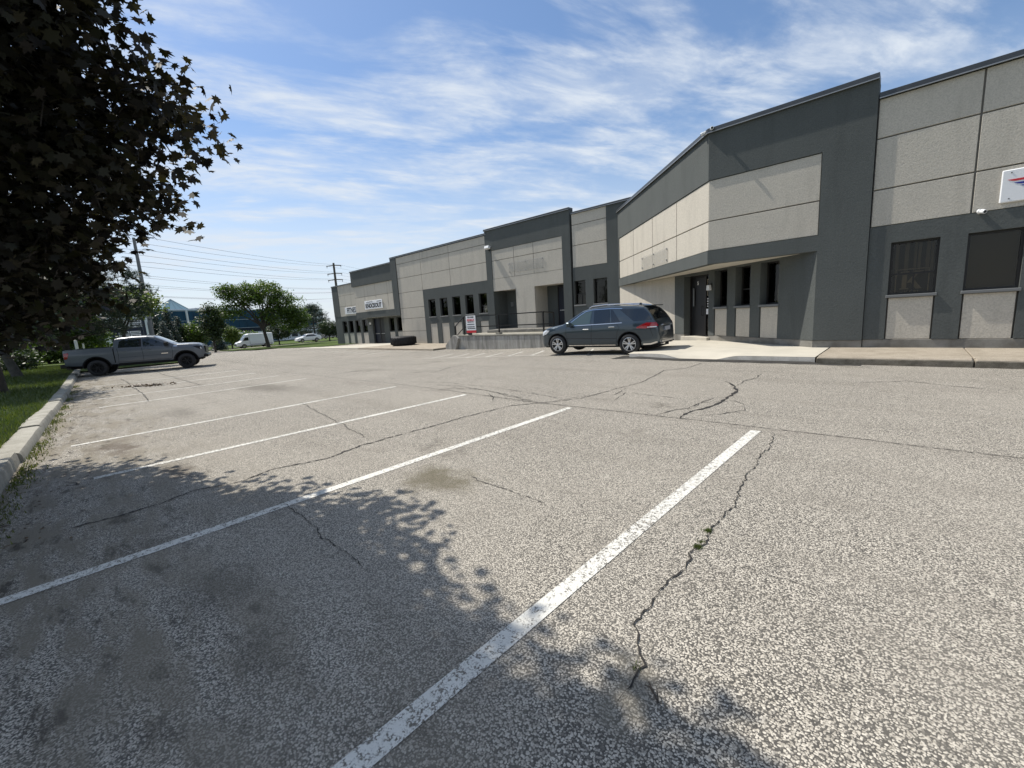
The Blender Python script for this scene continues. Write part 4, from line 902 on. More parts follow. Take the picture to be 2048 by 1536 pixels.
# ---- grey pickup backed over the kerb
def build_truck():
    gx, gy = -31.2, 3.33
    r = empty('pickup_truck', (gx, gy, gz(gx, gy)+.01), R_(73.5), 'matte grey crew cab pickup truck backed up to the lawn kerb', 'truck')
    V = Vehicle(top=[(-3.06, 1.36), (-3.05, 1.415), (-1.135, 1.435), (-1.13, 1.435), (-1.09, 1.70), (-1.03, 1.86), (-.9, 1.895), (-.3, 1.935), (.30, 1.93), (.62, 1.875), (.95, 1.69), (1.30, 1.48), (1.42, 1.415), (1.55, 1.385), (2.1, 1.375), (2.50, 1.335), (2.68, 1.24), (2.76, 1.05), (2.79, .80)],
                belt=[(-3.1, 1.30), (-1.1, 1.34), (1.4, 1.29), (2.5, 1.22), (2.8, 1.1)], low=[(-3.1, .62), (-2.6, .58), (-1, .53), (1.2, .52), (2.5, .52), (2.8, .60)],
                hw=[(-3.06, .98), (-2.9, 1.01), (-1, 1.015), (1.6, 1.015), (2.3, .99), (2.6, .93), (2.74, .86), (2.79, .80)], wheels=[(1.8725, .44), (-1.8725, .44)], ra=.535, tum=.27, crown=.03, bed=(-3.03, -1.134), zfloor=.98)
    V.body('truck_paint', r)
    liner(V, r, .42, -2.95, 2.6, .66)
    for wx in (1.8725, -1.8725):
        for sd in (-1, 1): wheel(r, wx, sd*.87, .415, .28, sd, 6, rim='rim_black', dark='under', rimr=.62); 
    for sd in (-1, 1):
        V.patch([(-.93, 1.385), (-.06, 1.37), (-.02, 1.79), (-.72, 1.785), (-.86, 1.70)], 'car_glass', r, 'side_window', sd); V.patch([(.10, 1.36), (1.18, 1.34), (.86, 1.56), (.52, 1.75), (.36, 1.79), (.10, 1.795)], 'car_glass', r, 'side_window', sd)
        V.strip([(-.03, 1.37), (.0, 1.8)], .11, 'under', r, 'pillar_trim', sd, .004)
        for pts in ([(1.30, 1.30), (1.33, 1.0), (1.26, .62)], [(.03, 1.34), (.05, .9), (.03, .6)], [(-.98, 1.36), (-.95, 1.0), (-1.0, .6)], [(1.26, .62), (-.98, .63)]): V.strip(pts, .014, 'under', r, 'door_gap', sd, .003)
        V.strip([(-1.13, 1.44), (-1.13, .62)], .045, 'under', r, 'bed_gap', sd, .004)
        for x, z in ((.28, 1.20), (-.72, 1.20)): MB().box(x-.13, x+.13, min(sd*V.yside(x, z), sd*(V.yside(x, z)+.045)), max(sd*V.yside(x, z), sd*(V.yside(x, z)+.045)), z-.022, z+.022).build('door_handle', MT['truck_paint'], r, bevel=.01)
        for wx in (1.8725, -1.8725): V.strip([(wx+.555*math.cos(math.pi*k/16), .44+.555*math.sin(math.pi*k/16)) for k in range(17)], .05, 'under', r, 'arch_trim', sd, .012, n=1)
        V.strip([(1.15, .50), (-1.0, .52)], .10, 'under', r, 'side_step', sd, .02)
        V.strip([(1.15, .88), (-.9, .86)], .010, 'under', r, 'body_crease', sd, .002)
        V.strip([(.82, .93), (1.12, .93)], .05, 'chrome', r, 'badge', sd, .008)
        V.strip([(1.40, 1.29), (1.56, 1.285)], .05, 'chrome', r, 'fender_vent', sd, .008)
        V.patch([(-3.04, .97), (-3.04, 1.27), (-2.86, 1.29), (-2.84, 1.2), (-2.93, .98)], 'tail_red', r, 'tail_light', sd, .012)
        V.patch([(2.60, 1.0), (2.68, 1.17), (2.45, 1.22), (2.25, 1.20), (2.40, 1.10)], 'rim_black', r, 'headlight', sd, .008); V.strip([(2.62, 1.02), (2.60, 1.13)], .05, 'lamp_clear', r, 'headlight_lens', sd, .014)
        mirror(V, r, 1.12, 1.44, sd, 'black_metal', 1.25)
        MB().box(-3.0, -1.15, min(sd*.90, sd*.985), max(sd*.90, sd*.985), 1.437, 1.452).build('bed_rail_cap', MT['under'], r)
    V.over(.66, 1.36, 'car_glass', r, 'windscreen', .99)
    MB().box(-1.125, -1.11, -.62, .62, 1.48, 1.80, Matrix.Identity(4)).build('rear_window', MT['car_glass'], r)
    MB().box(-3.26, -3.0, -.95, .95, .52, .72).build('rear_bumper', MT['rim_black'], r, bevel=.03); MB().box(-3.09, -3.06, -.86, .86, .74, 1.40).build('tailgate', MT['truck_paint'], r, bevel=.01)
    MB().box(2.70, 2.90, -.90, .90, .54, .72).build('front_bumper', MT['rim_black'], r, bevel=.04); MB().box(2.74, 2.82, -.68, .68, .78, 1.18).build('grille', MT['rim_black'], r, bevel=.02)
    MB().box(-2.85, -1.35, -.55, .55, 1.0, 1.33).build('bed_cargo_box', MT['under'], r, bevel=.02)
build_truck()
# ---- far white vehicles on the road
def build_van():
    gx, gy = -86.5, 24.3
    r = empty('delivery_van', (gx, gy, gz(gx, gy)), R_(-90), 'white high roof delivery van on the far road', 'van')
    V = Vehicle(top=[(-2.95, 2.40), (-2.9, 2.50), (.9, 2.52), (1.3, 2.40), (1.75, 1.95), (2.05, 1.42), (2.25, 1.25), (2.75, 1.10), (2.92, .90), (2.96, .6)], belt=[(-3, 1.35), (1.8, 1.28), (3, 1.0)], low=[(-3, .45), (3, .40)],
                hw=[(-2.95, .95), (-2.8, 1.0), (1.9, 1.0), (2.6, .93), (2.96, .75)], wheels=[(1.85, .36), (-1.75, .36)], ra=.42, tum=.10, crown=.03, step=.1)
    V.body('white_paint', r); liner(V, r, .30, -2.8, 2.7, .65)
    for wx in (1.85, -1.75):
        for sd in (-1, 1): wheel(r, wx, sd*.86, .35, .24, sd, 6)
    for sd in (-1, 1):
        V.patch([(1.05, 1.35), (1.95, 1.33), (1.70, 1.75), (1.45, 1.92), (1.05, 1.92)], 'car_glass', r, 'side_window', sd); V.strip([(.9, 2.2), (.9, .5)], .03, 'under', r, 'door_gap', sd); V.strip([(.8, .62), (-2.8, .65)], .05, 'under', r, 'side_moulding', sd)
        V.patch([(2.55, .85), (2.70, 1.0), (2.35, 1.08), (2.3, .95)], 'lamp_clear', r, 'headlight', sd); mirror(V, r, 1.85, 1.45, sd, 'black_metal', 1.3)
    V.over(1.35, 2.1, 'car_glass', r, 'windscreen', 1.0); MB().box(2.93, 2.98, -.6, .6, .5, .85).build('grille', MT['rim_black'], r)
build_van()
def build_car(loc, rz, label, m):
    r = empty('parked_car', loc, rz, label, 'car')
    V = Vehicle(top=[(-2.3, .85), (-2.26, 1.02), (-2.0, 1.12), (-1.5, 1.38), (-.9, 1.50), (0, 1.52), (.4, 1.46), (1.05, 1.06), (1.3, .98), (2.0, .86), (2.25, .70), (2.3, .5)], belt=[(-2.3, 1.0), (1.2, .95), (2.3, .8)], low=[(-2.3, .35), (2.3, .28)],
                hw=[(-2.3, .78), (-2.0, .9), (1.8, .91), (2.15, .8), (2.3, .65)], wheels=[(1.4, .33), (-1.35, .33)], ra=.38, tum=.4, step=.1)
    V.body(m, r); liner(V, r, .22, -2.1, 2.1, .6)
    for wx in (1.4, -1.35):
        for sd in (-1, 1): wheel(r, wx, sd*.80, .32, .22, sd, 5)
    for sd in (-1, 1): V.patch([(-1.45, 1.02), (.95, 1.0), (.38, 1.40), (-.9, 1.43)], 'car_glass', r, 'side_window', sd); V.patch([(2.15, .62), (2.2, .72), (1.9, .84), (1.8, .78)], 'lamp_clear', r, 'headlight', sd); mirror(V, r, .8, 1.03, sd, m)
    V.over(.48, 1.02, 'car_glass', r, 'windscreen', 1.0); V.over(-1.95, -1.4, 'car_glass', r, 'rear_window', 1.0)
gx, gy = -86.5, 33.8; build_car((gx, gy, gz(gx, gy)+.25), R_(-90), 'small white car behind the far boulevard lawn', 'white_paint')
gx, gy = -92, 40.5; build_car((gx, gy, gz(gx, gy)+.5), R_(-80), 'white car half hidden behind the far dark pine', 'white_plastic')

# ------------------------------------------------------------------ vegetation
def rand_rot(rs, n, tilt=1.0):
    """n random frames: a (leaf length axis), b (width axis)"""
    az = rs.uniform(0, 2*np.pi, n); el = rs.normal(-.35, .45*tilt, n)
    a = np.stack([np.cos(az)*np.cos(el), np.sin(az)*np.cos(el), np.sin(el)], 1)
    up = rs.normal(0, .45*tilt, (n, 3))+np.array([0, 0, 1.]); b = np.cross(a, up); b /= np.linalg.norm(b, axis=1)[:, None]+1e-9
    return a, b, np.cross(b, a)
MAPLE = np.array([(0, 0), (.13, .06), (.34, -.04), (.27, .18), (.60, .34), (.36, .46), (.42, .66), (.17, .60), (0, 1.0)])
MAPLE = np.vstack([MAPLE, (MAPLE[-2:0:-1])*np.array([-1, 1])])
OVAL = np.array([(0, 0), (.30, .35), (.22, .8), (0, 1.), (-.24, .75), (-.3, .3)])
DIAM = np.array([(0, 0), (.42, .5), (0, 1.), (-.42, .45)])
NEED = np.array([(.05, 0), (.0, 1.), (-.05, 0)])
def leaves(pos, size, shape, rs, tilt=1.0, curl=.3):
    n = len(pos); a, b, c = rand_rot(rs, n, tilt); s = size*rs.uniform(.65, 1.2, n)
    k = len(shape); x = shape[:, 0][None, :, None]; y = shape[:, 1][None, :, None]
    z = -curl*(x**2+ .6*y**2)
    v = pos[:, None, :]+(a[:, None, :]*y+b[:, None, :]*x+c[:, None, :]*z)*s[:, None, None]
    return v.reshape(-1, 3), np.arange(n*k).reshape(n, k)
def limb_mesh(paths):
    mb = MB()
    for pts, rad in paths: mb.tube(pts, rad, 7 if rad[0] > .04 else 4, cap=False)
    return mb
def bez(a, b, c, n=6): return [a*(1-t)**2+b*2*t*(1-t)+c*t*t for t in [i/n for i in range(n+1)]]
def broadleaf(name, loc, label, lobes, trunk_h, trunk_r, nclus, per, cr, size, lm, bm='bark', shape=DIAM, seed=1, group=None, fork=7, lean=(0, 0), shell=.5, twig=.006, zmin=None, tilt=1.0):
    """lobes: (x,y,z,rx,ry,rz) relative to loc"""
    rs = np.random.RandomState(seed); t = empty(name, loc, 0, label, 'tree', group)
    top = Vector((lean[0], lean[1], trunk_h)); paths = [([Vector((0, 0, -.15)), Vector((0, 0, .15)), Vector((lean[0]*.4, lean[1]*.4, trunk_h*.5)), top], [trunk_r*1.5, trunk_r*1.1, trunk_r*.9, trunk_r*.75])]
    skel = []; vol = np.array([l[3]*l[4]*l[5] for l in lobes])**.75; vol /= vol.sum()
    for i in range(fork):
        l = lobes[rs.choice(len(lobes), p=vol)] if i >= len(lobes) else lobes[i]
        c = Vector(l[:3]); e = c+Vector((rs.uniform(-.4, .4)*l[3], rs.uniform(-.4, .4)*l[4], rs.uniform(-.2, .5)*l[5]))
        mid = top.lerp(e, .5)+Vector((0, 0, .18*(e-top).length)); p = bez(top-Vector((0, 0, rs.uniform(0, .25)*trunk_h)), mid, e, 7)
        paths.append((p, [trunk_r*.55*(1-.85*k/7) for k in range(8)])); skel += p[2:]
    sk = np.array([tuple(p) for p in skel])
    cl = []
    idx = rs.choice(len(lobes), nclus, p=vol)
    for i in idx:
        l = lobes[i]; d = rs.normal(size=3); d /= np.linalg.norm(d); r = (shell+(1-shell)*rs.rand()**.7)*rs.uniform(.86, 1.06)
        q = np.array(l[:3])+d*r*np.array(l[3:])
        if zmin is not None and (q[2] < zmin or math.sin(2.6*q[0]+.7)*math.sin(2.9*q[1]+1.1)*math.sin(3.1*q[2]+.4) < -.42): continue
        cl.append(q)
    cl = np.array(cl)
    if nclus > 1500:                            # drop stray twigs that would float free of the crown
        d2 = np.sort(((cl[:, None, :]-cl[None, :, :])**2).sum(2), axis=1)[:, 4]; cl = cl[d2 < .42**2]
    for q in cl[::2 if nclus > 400 else 1]:
        j = np.argmin(((sk-q)**2).sum(1)); a = Vector(sk[j]); b = Vector(q)
        if (b-a).length > .15: paths.append((bez(a, a.lerp(b, .5)+Vector((0, 0, .12*(b-a).length)), b, 3), [twig*3, twig*2, twig*1.4, twig]))
    limb_mesh(paths).build('trunk', MT[bm], t, smooth=60, fix=False)
    pos = (cl[:, None, :]+np.clip(rs.normal(0, 1, (len(cl), per, 3)), -1.7, 1.7)*np.array([cr, cr, cr*.7])).reshape(-1, 3)
    v, f = leaves(pos, size, shape, rs, tilt); np_obj('crown', v, f, MT[lm], t)
    return t
def spruce(name, loc, h, r, label, lm, seed, group=None, n=26):
    rs = np.random.RandomState(seed); t = empty(name, loc, 0, label, 'tree', group)
    mb = MB().tube([(0, 0, -.2), (0, 0, h*.5), (0, 0, h*.98)], [h*.018, h*.011, .01], 6); pos = []
    for i in range(n):
        z = h*(.06+.92*(i/n)**.92); L_ = r*(1-z/h)**.85+.08; k = 7 if z < h*.7 else 5
        for j in range(k):
            a = 2*math.pi*j/k+i*.9+rs.uniform(-.2, .2); L2 = L_*rs.uniform(.75, 1.1); e = np.array([math.cos(a)*L2, math.sin(a)*L2, z-.18*L2+.1*L2*rs.rand()])
            mb.tube([(0, 0, z), tuple(e)], [.03, .01], 4, cap=False); m_ = max(5, int(L2*26))
            tt = rs.uniform(.12, 1.03, m_)**.8; p = np.array([0, 0, z])[None]*(1-tt[:, None])+e[None]*tt[:, None]; pos.append(p+rs.normal(0, .10*r/1.6, (m_, 3))*np.array([1, 1, .6]))
    mb.build('trunk', MT['bark'], t, fix=False); pos = np.vstack(pos); v, f = leaves(pos, .26*max(.7, r/1.8), DIAM*np.array([.55, 1]), rs, .7); np_obj('crown', v, f, MT[lm], t)
    return t
def pine(name, loc, h, label, clumps, lm, seed, ntuft=70, tsz=.22, group=None):
    """clumps: (x,y,z,r) branch ends carrying needle tufts"""
    rs = np.random.RandomState(seed); t = empty(name, loc, 0, label, 'tree', group)
    paths = [([Vector((0, 0, -.2)), Vector((.05, 0, h*.5)), Vector((0, 0, h))], [h*.024, h*.018, .03])]; V = []; Fc = []; b = 0
    for (x, y, z, r) in clumps:
        e = Vector((x, y, z)); a = Vector((0, 0, max(.3, z-.25*math.hypot(x, y)))); paths.append((bez(a, a.lerp(e, .6)-Vector((0, 0, .1)), e, 4), [.07, .06, .045, .03, .02]))
        cs = np.array([x, y, z])+rs.normal(0, 1, (ntuft, 3))*np.array([r, r, r*.5])*.55
        for q in cs[::4]: paths.append(([e, Vector(q)], [.014, .008]))
        k = 16; d = rs.normal(size=(ntuft, k, 3))+np.array([0, 0, .35]); d /= np.linalg.norm(d, axis=2)[..., None]; s_ = tsz*rs.uniform(.7, 1.2, (ntuft, k, 1))
        w = np.cross(d, rs.normal(size=(ntuft, k, 3))); w /= np.linalg.norm(w, axis=2)[..., None]; w *= .014
        base = cs[:, None, :]+0*d; tri = np.stack([base-w, base+w, base+d*s_], 2).reshape(-1, 3); V.append(tri)
    limb_mesh(paths).build('trunk', MT['bark'], t, smooth=60, fix=False); V = np.vstack(V); np_obj('crown', V, np.arange(len(V)).reshape(-1, 3), MT[lm], t)
    return t
# near maple, trunk just outside the frame
o_ = np.array([-6.9, -2.7, 0.])
lob = [(-7.0, -2.5, 5.2, 3.7, 3.3, 3.0), (-8.6, -1.3, 3.6, 2.0, 1.7, 1.8), (-5.6, .22, 4.6, .9, .60, .8), (-5.65, .95, 3.72, .75, .48, .42), (-6.2, .55, 3.15, .75, .55, .50), (-6.8, .22, 2.72, .7, .45, .42), (-7.3, -.1, 2.35, .9, .7, .6), (-7.8, -.35, 1.95, .8, .55, .5), (-5.3, -.5, 5.9, 1.0, 1.1, .9), (-6.3, -.2, 4.0, 1.2, 1.1, 1.0), (-5.0, .30, 5.7, .8, .5, .6), (-5.5, .45, 5.0, .6, .42, .5), (-4.6, .1, 6.2, .7, .6, .5)]
lob = [(l[0]-o_[0], l[1]-o_[1], *l[2:]) for l in lob]
broadleaf('maple_tree', (-6.9, -2.7, .1), 'dark bronze leaved maple overhanging the near parking stalls', lob, 2.3, .17, 4600, 17, .22, .112, 'leaf_maple', shape=MAPLE, seed=5, fork=13, shell=.5, zmin=1.25, tilt=1.3)
# row of trees on the left lawn
def lz(x, y): return lawn_z(x, y)
broadleaf('lawn_tree', (-24.2, -1.65, lz(-24.2, -1.65)), 'dark leafy tree with low crown on the left lawn', [(0, -.4, 4.4, 3.0, 2.4, 2.4), (1.2, .5, 3.3, 1.7, 1.2, 1.2), (-1.5, .3, 3.2, 1.8, 1.2, 1.3)], 1.9, .16, 420, 24, .38, .20, 'leaf_dark', seed=11, fork=9)
broadleaf('lawn_tree', (-34.5, -1.7, lz(-34.5, -1.7)), 'leafy lawn tree with leaning grey trunk behind the pickup', [(0, 0, 5.0, 3.2, 2.6, 2.7), (1.0, 1.2, 3.6, 2., 1.4, 1.3)], 2.2, .2, 420, 24, .4, .24, 'leaf_dark', 'bark_grey', seed=12, fork=9, lean=(.3, -.5))
pine('pine_tree', (-38.0, .35, lz(-38, .35)), 8.2, 'dark long needled pine rising behind the maple leaves', [(math.cos(a)*r, math.sin(a)*r, z, .95) for z, r, k in ((2.6, 2.9, 7), (3.7, 2.8, 7), (4.7, 2.5, 7), (5.6, 2.1, 6), (6.5, 1.6, 5), (7.3, 1.0, 4), (8.0, .4, 3)) for a in [2*math.pi*j/k+z*1.3 for j in range(k)]]+[(1.0, 3.6, 4.2, .8), (.6, 3.9, 5.0, .7), (.3, 3.6, 5.9, .8), (1.2, 3.4, 3.4, .8)], 'needle', 21, ntuft=60, tsz=.30)
broadleaf('lawn_tree', (-41.5, 3.4, gz(-41.5, 3.4)), 'bright green leafy tree covering top of the pylon sign', [(0, .2, 4.5, 2.2, 2.0, 1.0), (.3, 1.3, 4.3, 1.5, 1.3, .75), (0, -1.6, 4.3, 1.6, 1.5, 1.0)], 2.6, .13, 330, 22, .33, .20, 'leaf_bright', seed=13, fork=8)
broadleaf('lawn_tree', (-52., .5, gz(-52, .5)), 'green leafy tree filling the gap behind the grey pickup', [(0, 0, 3.6, 2.8, 2.6, 2.2), (0, 1.5, 2.6, 1.6, 1.5, 1.3)], 1.6, .14, 300, 22, .4, .26, 'leaf_green', seed=14, fork=8)
for i, (x, y, s_, lb_) in enumerate(((-47, -3.2, 1.2, 'round green shrub beside the white post behind pickup'), (-66, 9.5, .8, 'low green shrub beside the tall grey power pole'), (-58, -2.5, 1.5, 'tall green shrub at the far end of the lawn'), (-44., -2.0, .9, 'small dark shrub under the dark pine'))):
    t = broadleaf('shrub', (x, y, gz(x, y)), lb_, [(0, 0, s_*.8, s_, s_, s_*.8)], .4, .06, 90, 22, .22, .16, 'leaf_dark' if i % 3 == 0 else 'leaf_green', seed=30+i, fork=4); t['category'] = 'shrub'
for i, (x, y, h, w) in enumerate(((-50, -7, 6.0, 2.6), (-57, -4.5, 5.0, 2.6), (-63, -.8, 4.6, 2.4), (-68, -6, 6.5, 3.0), (-72, 2.2, 5.0, 2.4), (-46, -11, 6.5, 3.0), (-78, -1.5, 6.5, 3.0))):
    broadleaf('lawn_tree', (x, y, gz(x, y)-.1), ('dense dark tree %s' % ('far left on the lawn', 'behind the leaning grey trunk', 'behind the pickup bed', 'at the far lawn edge by the road', 'behind the pickup cab', 'deep in the left lawn shade', 'across the lawn by the road')[i]), [(0, 0, h*.55, w, w, h*.42), (0, w*.4, h*.35, w*.8, w*.7, h*.28)], h*.25, .13, 190, 22, .4, .30, 'leaf_dark' if i % 2 else 'leaf_green', seed=80+i, fork=7)
# boulevard and far trees
broadleaf('boulevard_tree', (-72.6, 22.3, gz(-72.6, 22.3)+.08), 'broad spreading honey locust in front of the white van', [(-1.2, -2.2, 8.0, 2.6, 3.0, 1.9), (.3, .2, 8.2, 2.8, 3.0, 2.0), (0, 3.2, 6.6, 2.4, 2.6, 2.2), (-.8, -4.6, 5.6, 2.0, 2.4, 1.3), (0, 4.8, 4.6, 2.0, 2.0, 1.9), (0, 1.6, 5.2, 2.3, 2.6, 1.9), (-1, -4.3, 8.5, 1.4, 1.7, 1.0), (0, 4.0, 3.6, 1.9, 2.1, 1.5)], 3.2, .26, 780, 24, .36, .27, 'leaf_green', seed=41, fork=11, shell=.35, lean=(0, -.4))
pine('pine_tree', (-92.5, 37.7, gz(-92.5, 37.7)), 7.6, 'dark rugged pine left of the far unit corner', [(math.cos(a)*r, math.sin(a)*r, z, 1.1) for z, r, k in ((2.2, 2.8, 6), (3.4, 2.7, 6), (4.6, 2.3, 6), (5.7, 1.8, 5), (6.7, 1.1, 4), (7.4, .4, 3)) for a in [2*math.pi*j/k+z for j in range(k)]], 'needle', 22, ntuft=60, tsz=.42)
for i, (x, y, h, w, lb_, m_) in enumerate(((-87.9, 38.7, 4.4, 2.2, 'dark bushy tree beside the far unit corner', 'leaf_dark'), (-95.0, 31.3, 5.0, 2.6, 'dark leafy tree behind the spreading honey locust', 'leaf_dark'), (-71.5, 15.1, 7.2, 1.35, 'upright green tree with slim trunk before the blue glass', 'leaf_dark'), (-95.5, 23.0, 4.6, 1.5, 'small light green tree left of the white van', 'leaf_bright'), (-79., 14.3, 4.7, 1.8, 'rounded olive tree beyond the pickup bonnet', 'leaf_green'), (-98, 27., 3.2, 2.0, 'low clipped tree behind the white van', 'leaf_green'))):
    broadleaf('boulevard_tree', (x, y, gz(x, y)+.03), lb_, [(0, 0, h*.62, w, w, h*.36), (0, w*.3, h*.45, w*.8, w*.8, h*.25)], h*.3, .13, 170, 22, .34, .27, m_, seed=50+i, fork=7)
for i, (x, y, h, r, lb_, m_) in enumerate(((-75.3, 10.9, 7.0, 1.9, 'tall spruce directly beneath the glass pyramid', 'needle'), (-79, 12.6, 5.9, 1.8, 'mid height spruce right of the tall spruce', 'needle'), (-83.3, 10.7, 6.6, 2.0, 'spruce partly hidden behind pylon sign edge', 'needle'), (-70, 9.6, 4.6, 1.6, 'shorter greenish spruce in front of the tall spruce', 'needle_blue'), (-88, 19.2, 3.0, 1.6, 'small blue spruce at the base of the slim tree', 'needle_blue'), (-89, 16.4, 3.4, 1.6, 'small blue spruce beyond the pickup bonnet', 'needle_blue'))):
    spruce('spruce_tree', (x, y, gz(x, y)-.1), h, r, lb_, m_, 60+i, 'spruces in front of the blue building')
# lawn grass and weeds (uncountable)
def blades(name, n, fx, h0, h1, lm, seed, w=.006, kind='stuff', label=None):
    rs = np.random.RandomState(seed); p = fx(rs, n); az = rs.uniform(0, 2*np.pi, n); h = rs.uniform(h0, h1, n)
    d = np.stack([np.cos(az), np.sin(az), 0*az], 1); ww = np.stack([-np.sin(az), np.cos(az), 0*az], 1)*w*(1+h[:, None]*6)
    tip = p+d*(h*rs.uniform(.1, .8, n))[:, None]+np.array([0, 0, 1.])*h[:, None]
    v = np.stack([p-ww, p+ww, tip], 1).reshape(-1, 3); o = np_obj(name, v, np.arange(len(v)).reshape(-1, 3), MT[lm]); o['kind'] = kind
    if label: o['label'] = label; o['category'] = 'grass'
    return o
def f_lawn(rs, n):
    x = -5-rs.rand(n)**1.15*42; y = np.array([kerb_y(a) for a in x])-.28-rs.rand(n)**1.6*6.5; return np.stack([x, y, [lawn_z(a, b)-.01 for a, b in zip(x, y)]], 1)
blades('lawn_grass', 60000, f_lawn, .05, .15, 'grass_blade', 3, .007, label='short rough green grass behind the kerb')
def f_kerb(rs, n):
    c = rs.choice([-5.2, -6.1, -7.6, -8.3, -9.5, -10.4, -12, -13.5, -15, -17, -19.5, -22, -25], n); x = c+rs.normal(0, .38, n); y = np.array([kerb_y(a) for a in x])+.03+np.abs(rs.normal(0, .09, n)); return np.stack([x, y, [gz(a, b) for a, b in zip(x, y)]], 1)
blades('kerb_weeds', 2400, f_kerb, .012, .055, 'weed', 4, .006, label='scrubby weeds and grass in kerb gutter')
def f_crack(rs, n):
    c = rs.choice(4, n, p=[.4, .45, .1, .05]); cxy = np.array([(-.955, 2.95), (-.94, 2.70), (-.94, 2.78), (-.8, 1.55)])[c]; return np.concatenate([cxy+rs.normal(0, .013, (n, 2)), np.zeros((n, 1))], 1)
blades('crack_weeds', 330, f_crack, .008, .022, 'grass_blade', 5, .003, label='tiny green weeds sprouting from the pavement crack')
# leaf litter and twigs in the gutter
rs = np.random.RandomState(9); n = 1500; x = -5-rs.rand(n)*22; y = np.array([kerb_y(a) for a in x])+.05+np.abs(rs.normal(0, .35, n)); pos = np.stack([x, y, [gz(a, b)+.008 for a, b in zip(x, y)]], 1)
v, f = leaves(pos, .035, OVAL, rs, .4, .3); v[:, 2] = np.maximum(v[:, 2], .002+np.array([gz(a, b) for a, b in v[:, :2]])); o = np_obj('leaf_litter', v, f, MT['litter']); tag(o, 'brown leaf litter scattered in the kerb gutter', 'leaf litter', kind='stuff')
def branch(loc, L_, seed, label):
    rr = random.Random(seed); b_ = empty('fallen_branch', loc, rr.uniform(0, 3), label, 'branch'); mb = MB()
    for k in range(7 if L_ > .5 else 2):
        a = rr.uniform(-.6, .6); x = rr.uniform(-L_/2, L_/4); mb.tube([(x, 0, .02), (x+L_*.3*math.cos(a), L_*.3*math.sin(a), .035), (x+L_*.55*math.cos(a), L_*.55*math.sin(a)*1.1, .02)], [.012*L_+.002, .009*L_+.002, .002], 5)
    mb.tube([(-L_/2, 0, .02), (0, .03*L_, .03), (L_/2, 0, .02)], [.016*L_+.002, .014*L_+.002, .004], 5); mb.build('twigs', MT['bark'], b_)
    if L_ > .5:
        q = np.random.RandomState(seed); pos = q.normal(0, 1, (260, 3))*np.array([L_*.4, L_*.14, .02])+np.array([0, 0, .05]); v, f = leaves(pos, .09, OVAL, q, .6); v[:, 2] = np.maximum(v[:, 2], .004); np_obj('dry_leaves', v, f, MT['litter'], b_)
branch((-21.3, 2.05, gz(-21.3, 2.05)), 1.2, 4, 'fallen dry leafy branch on the asphalt near pickup'); branch((-.68, 1.46, 0), .10, 6, 'tiny dark twig beside the near pavement crack')

# ------------------------------------------------------------------ far lawn beyond the pickup, signs, poles, background building
sheet('corner_lawn', np.arange(-62, -35.9, 1), np.arange(0, 6.6, .6), .09, 'lawn', ylo=lambda x: kerb_y(x)-.1)
ps = empty('pylon_sign', (-62.0, 5.55, gz(-62, 5.55)-.14), R_(84), 'navy pylon sign with white tenant panels behind the pickup', 'sign')
MB().box(-1.45, -1.20, -.14, .14, 0, 4.45).build('post', MT['navy'], ps); MB().box(1.20, 1.45, -.14, .14, 0, 4.5).build('post', MT['navy'], ps); MB().box(-1.19, 1.19, -.10, .10, 1.0, 4.4).build('cabinet', MT['navy'], ps)
MB().tube([(1.75, .2, 0), (1.75, .2, 4.0)], .12, 8).build('lamp_post', MT['pole_steel'], ps)
def panel(x0, x1, z0, z1, txt, sz, bold=.012):
    b_ = MB().box(x0, x1, -.13, -.101, z0, z1).build('tenant_panel', MT['sign_white'], ps)
    if txt: text_obj(txt, sz, MT['sign_black'], wallmat((x0+x1)/2, -.132, (z0+z1)/2), b_, bold=bold, depth=.001)
panel(-1.15, 1.15, 3.95, 4.32, 'MONAL KARAHI', .29, .016); panel(-1.15, -.03, 3.52, 3.88, 'Willow Med', .2); panel(.03, 1.15, 3.52, 3.88, 'SUPPLIES', .2)
panel(-.85, .02, 2.85, 3.12, 'Fresh Print', .15); panel(.08, .95, 2.85, 3.12, 'S&S Immigration', .105); panel(-.85, .02, 2.48, 2.78, 'M Cake House', .13); panel(.08, .95, 2.48, 2.78, 'Fitness Inc.', .13)
panel(.55, 1.10, 4.62, 4.85, '', .1)
for x, y, h, lb_ in ((-46.2, 1.0, 1.9, 'white slender post on the lawn left of pickup bed'), (-45.4, 1.35, 1.6, 'second thinner white post beside the slender post')):
    p_ = empty('marker_post', (x, y, gz(x, y)+.08), 0, lb_, 'post'); MB().tube([(0, 0, -.1), (0, 0, h)], .09 if h > 1.7 else .05, 8).build('shaft', MT['white_plastic'], p_); MB().lathe([(.10 if h > 1.7 else .06, h), (.05, h+.04), (0, h+.05)], 8).build('post_cap', MT['sill_grey'], p_)
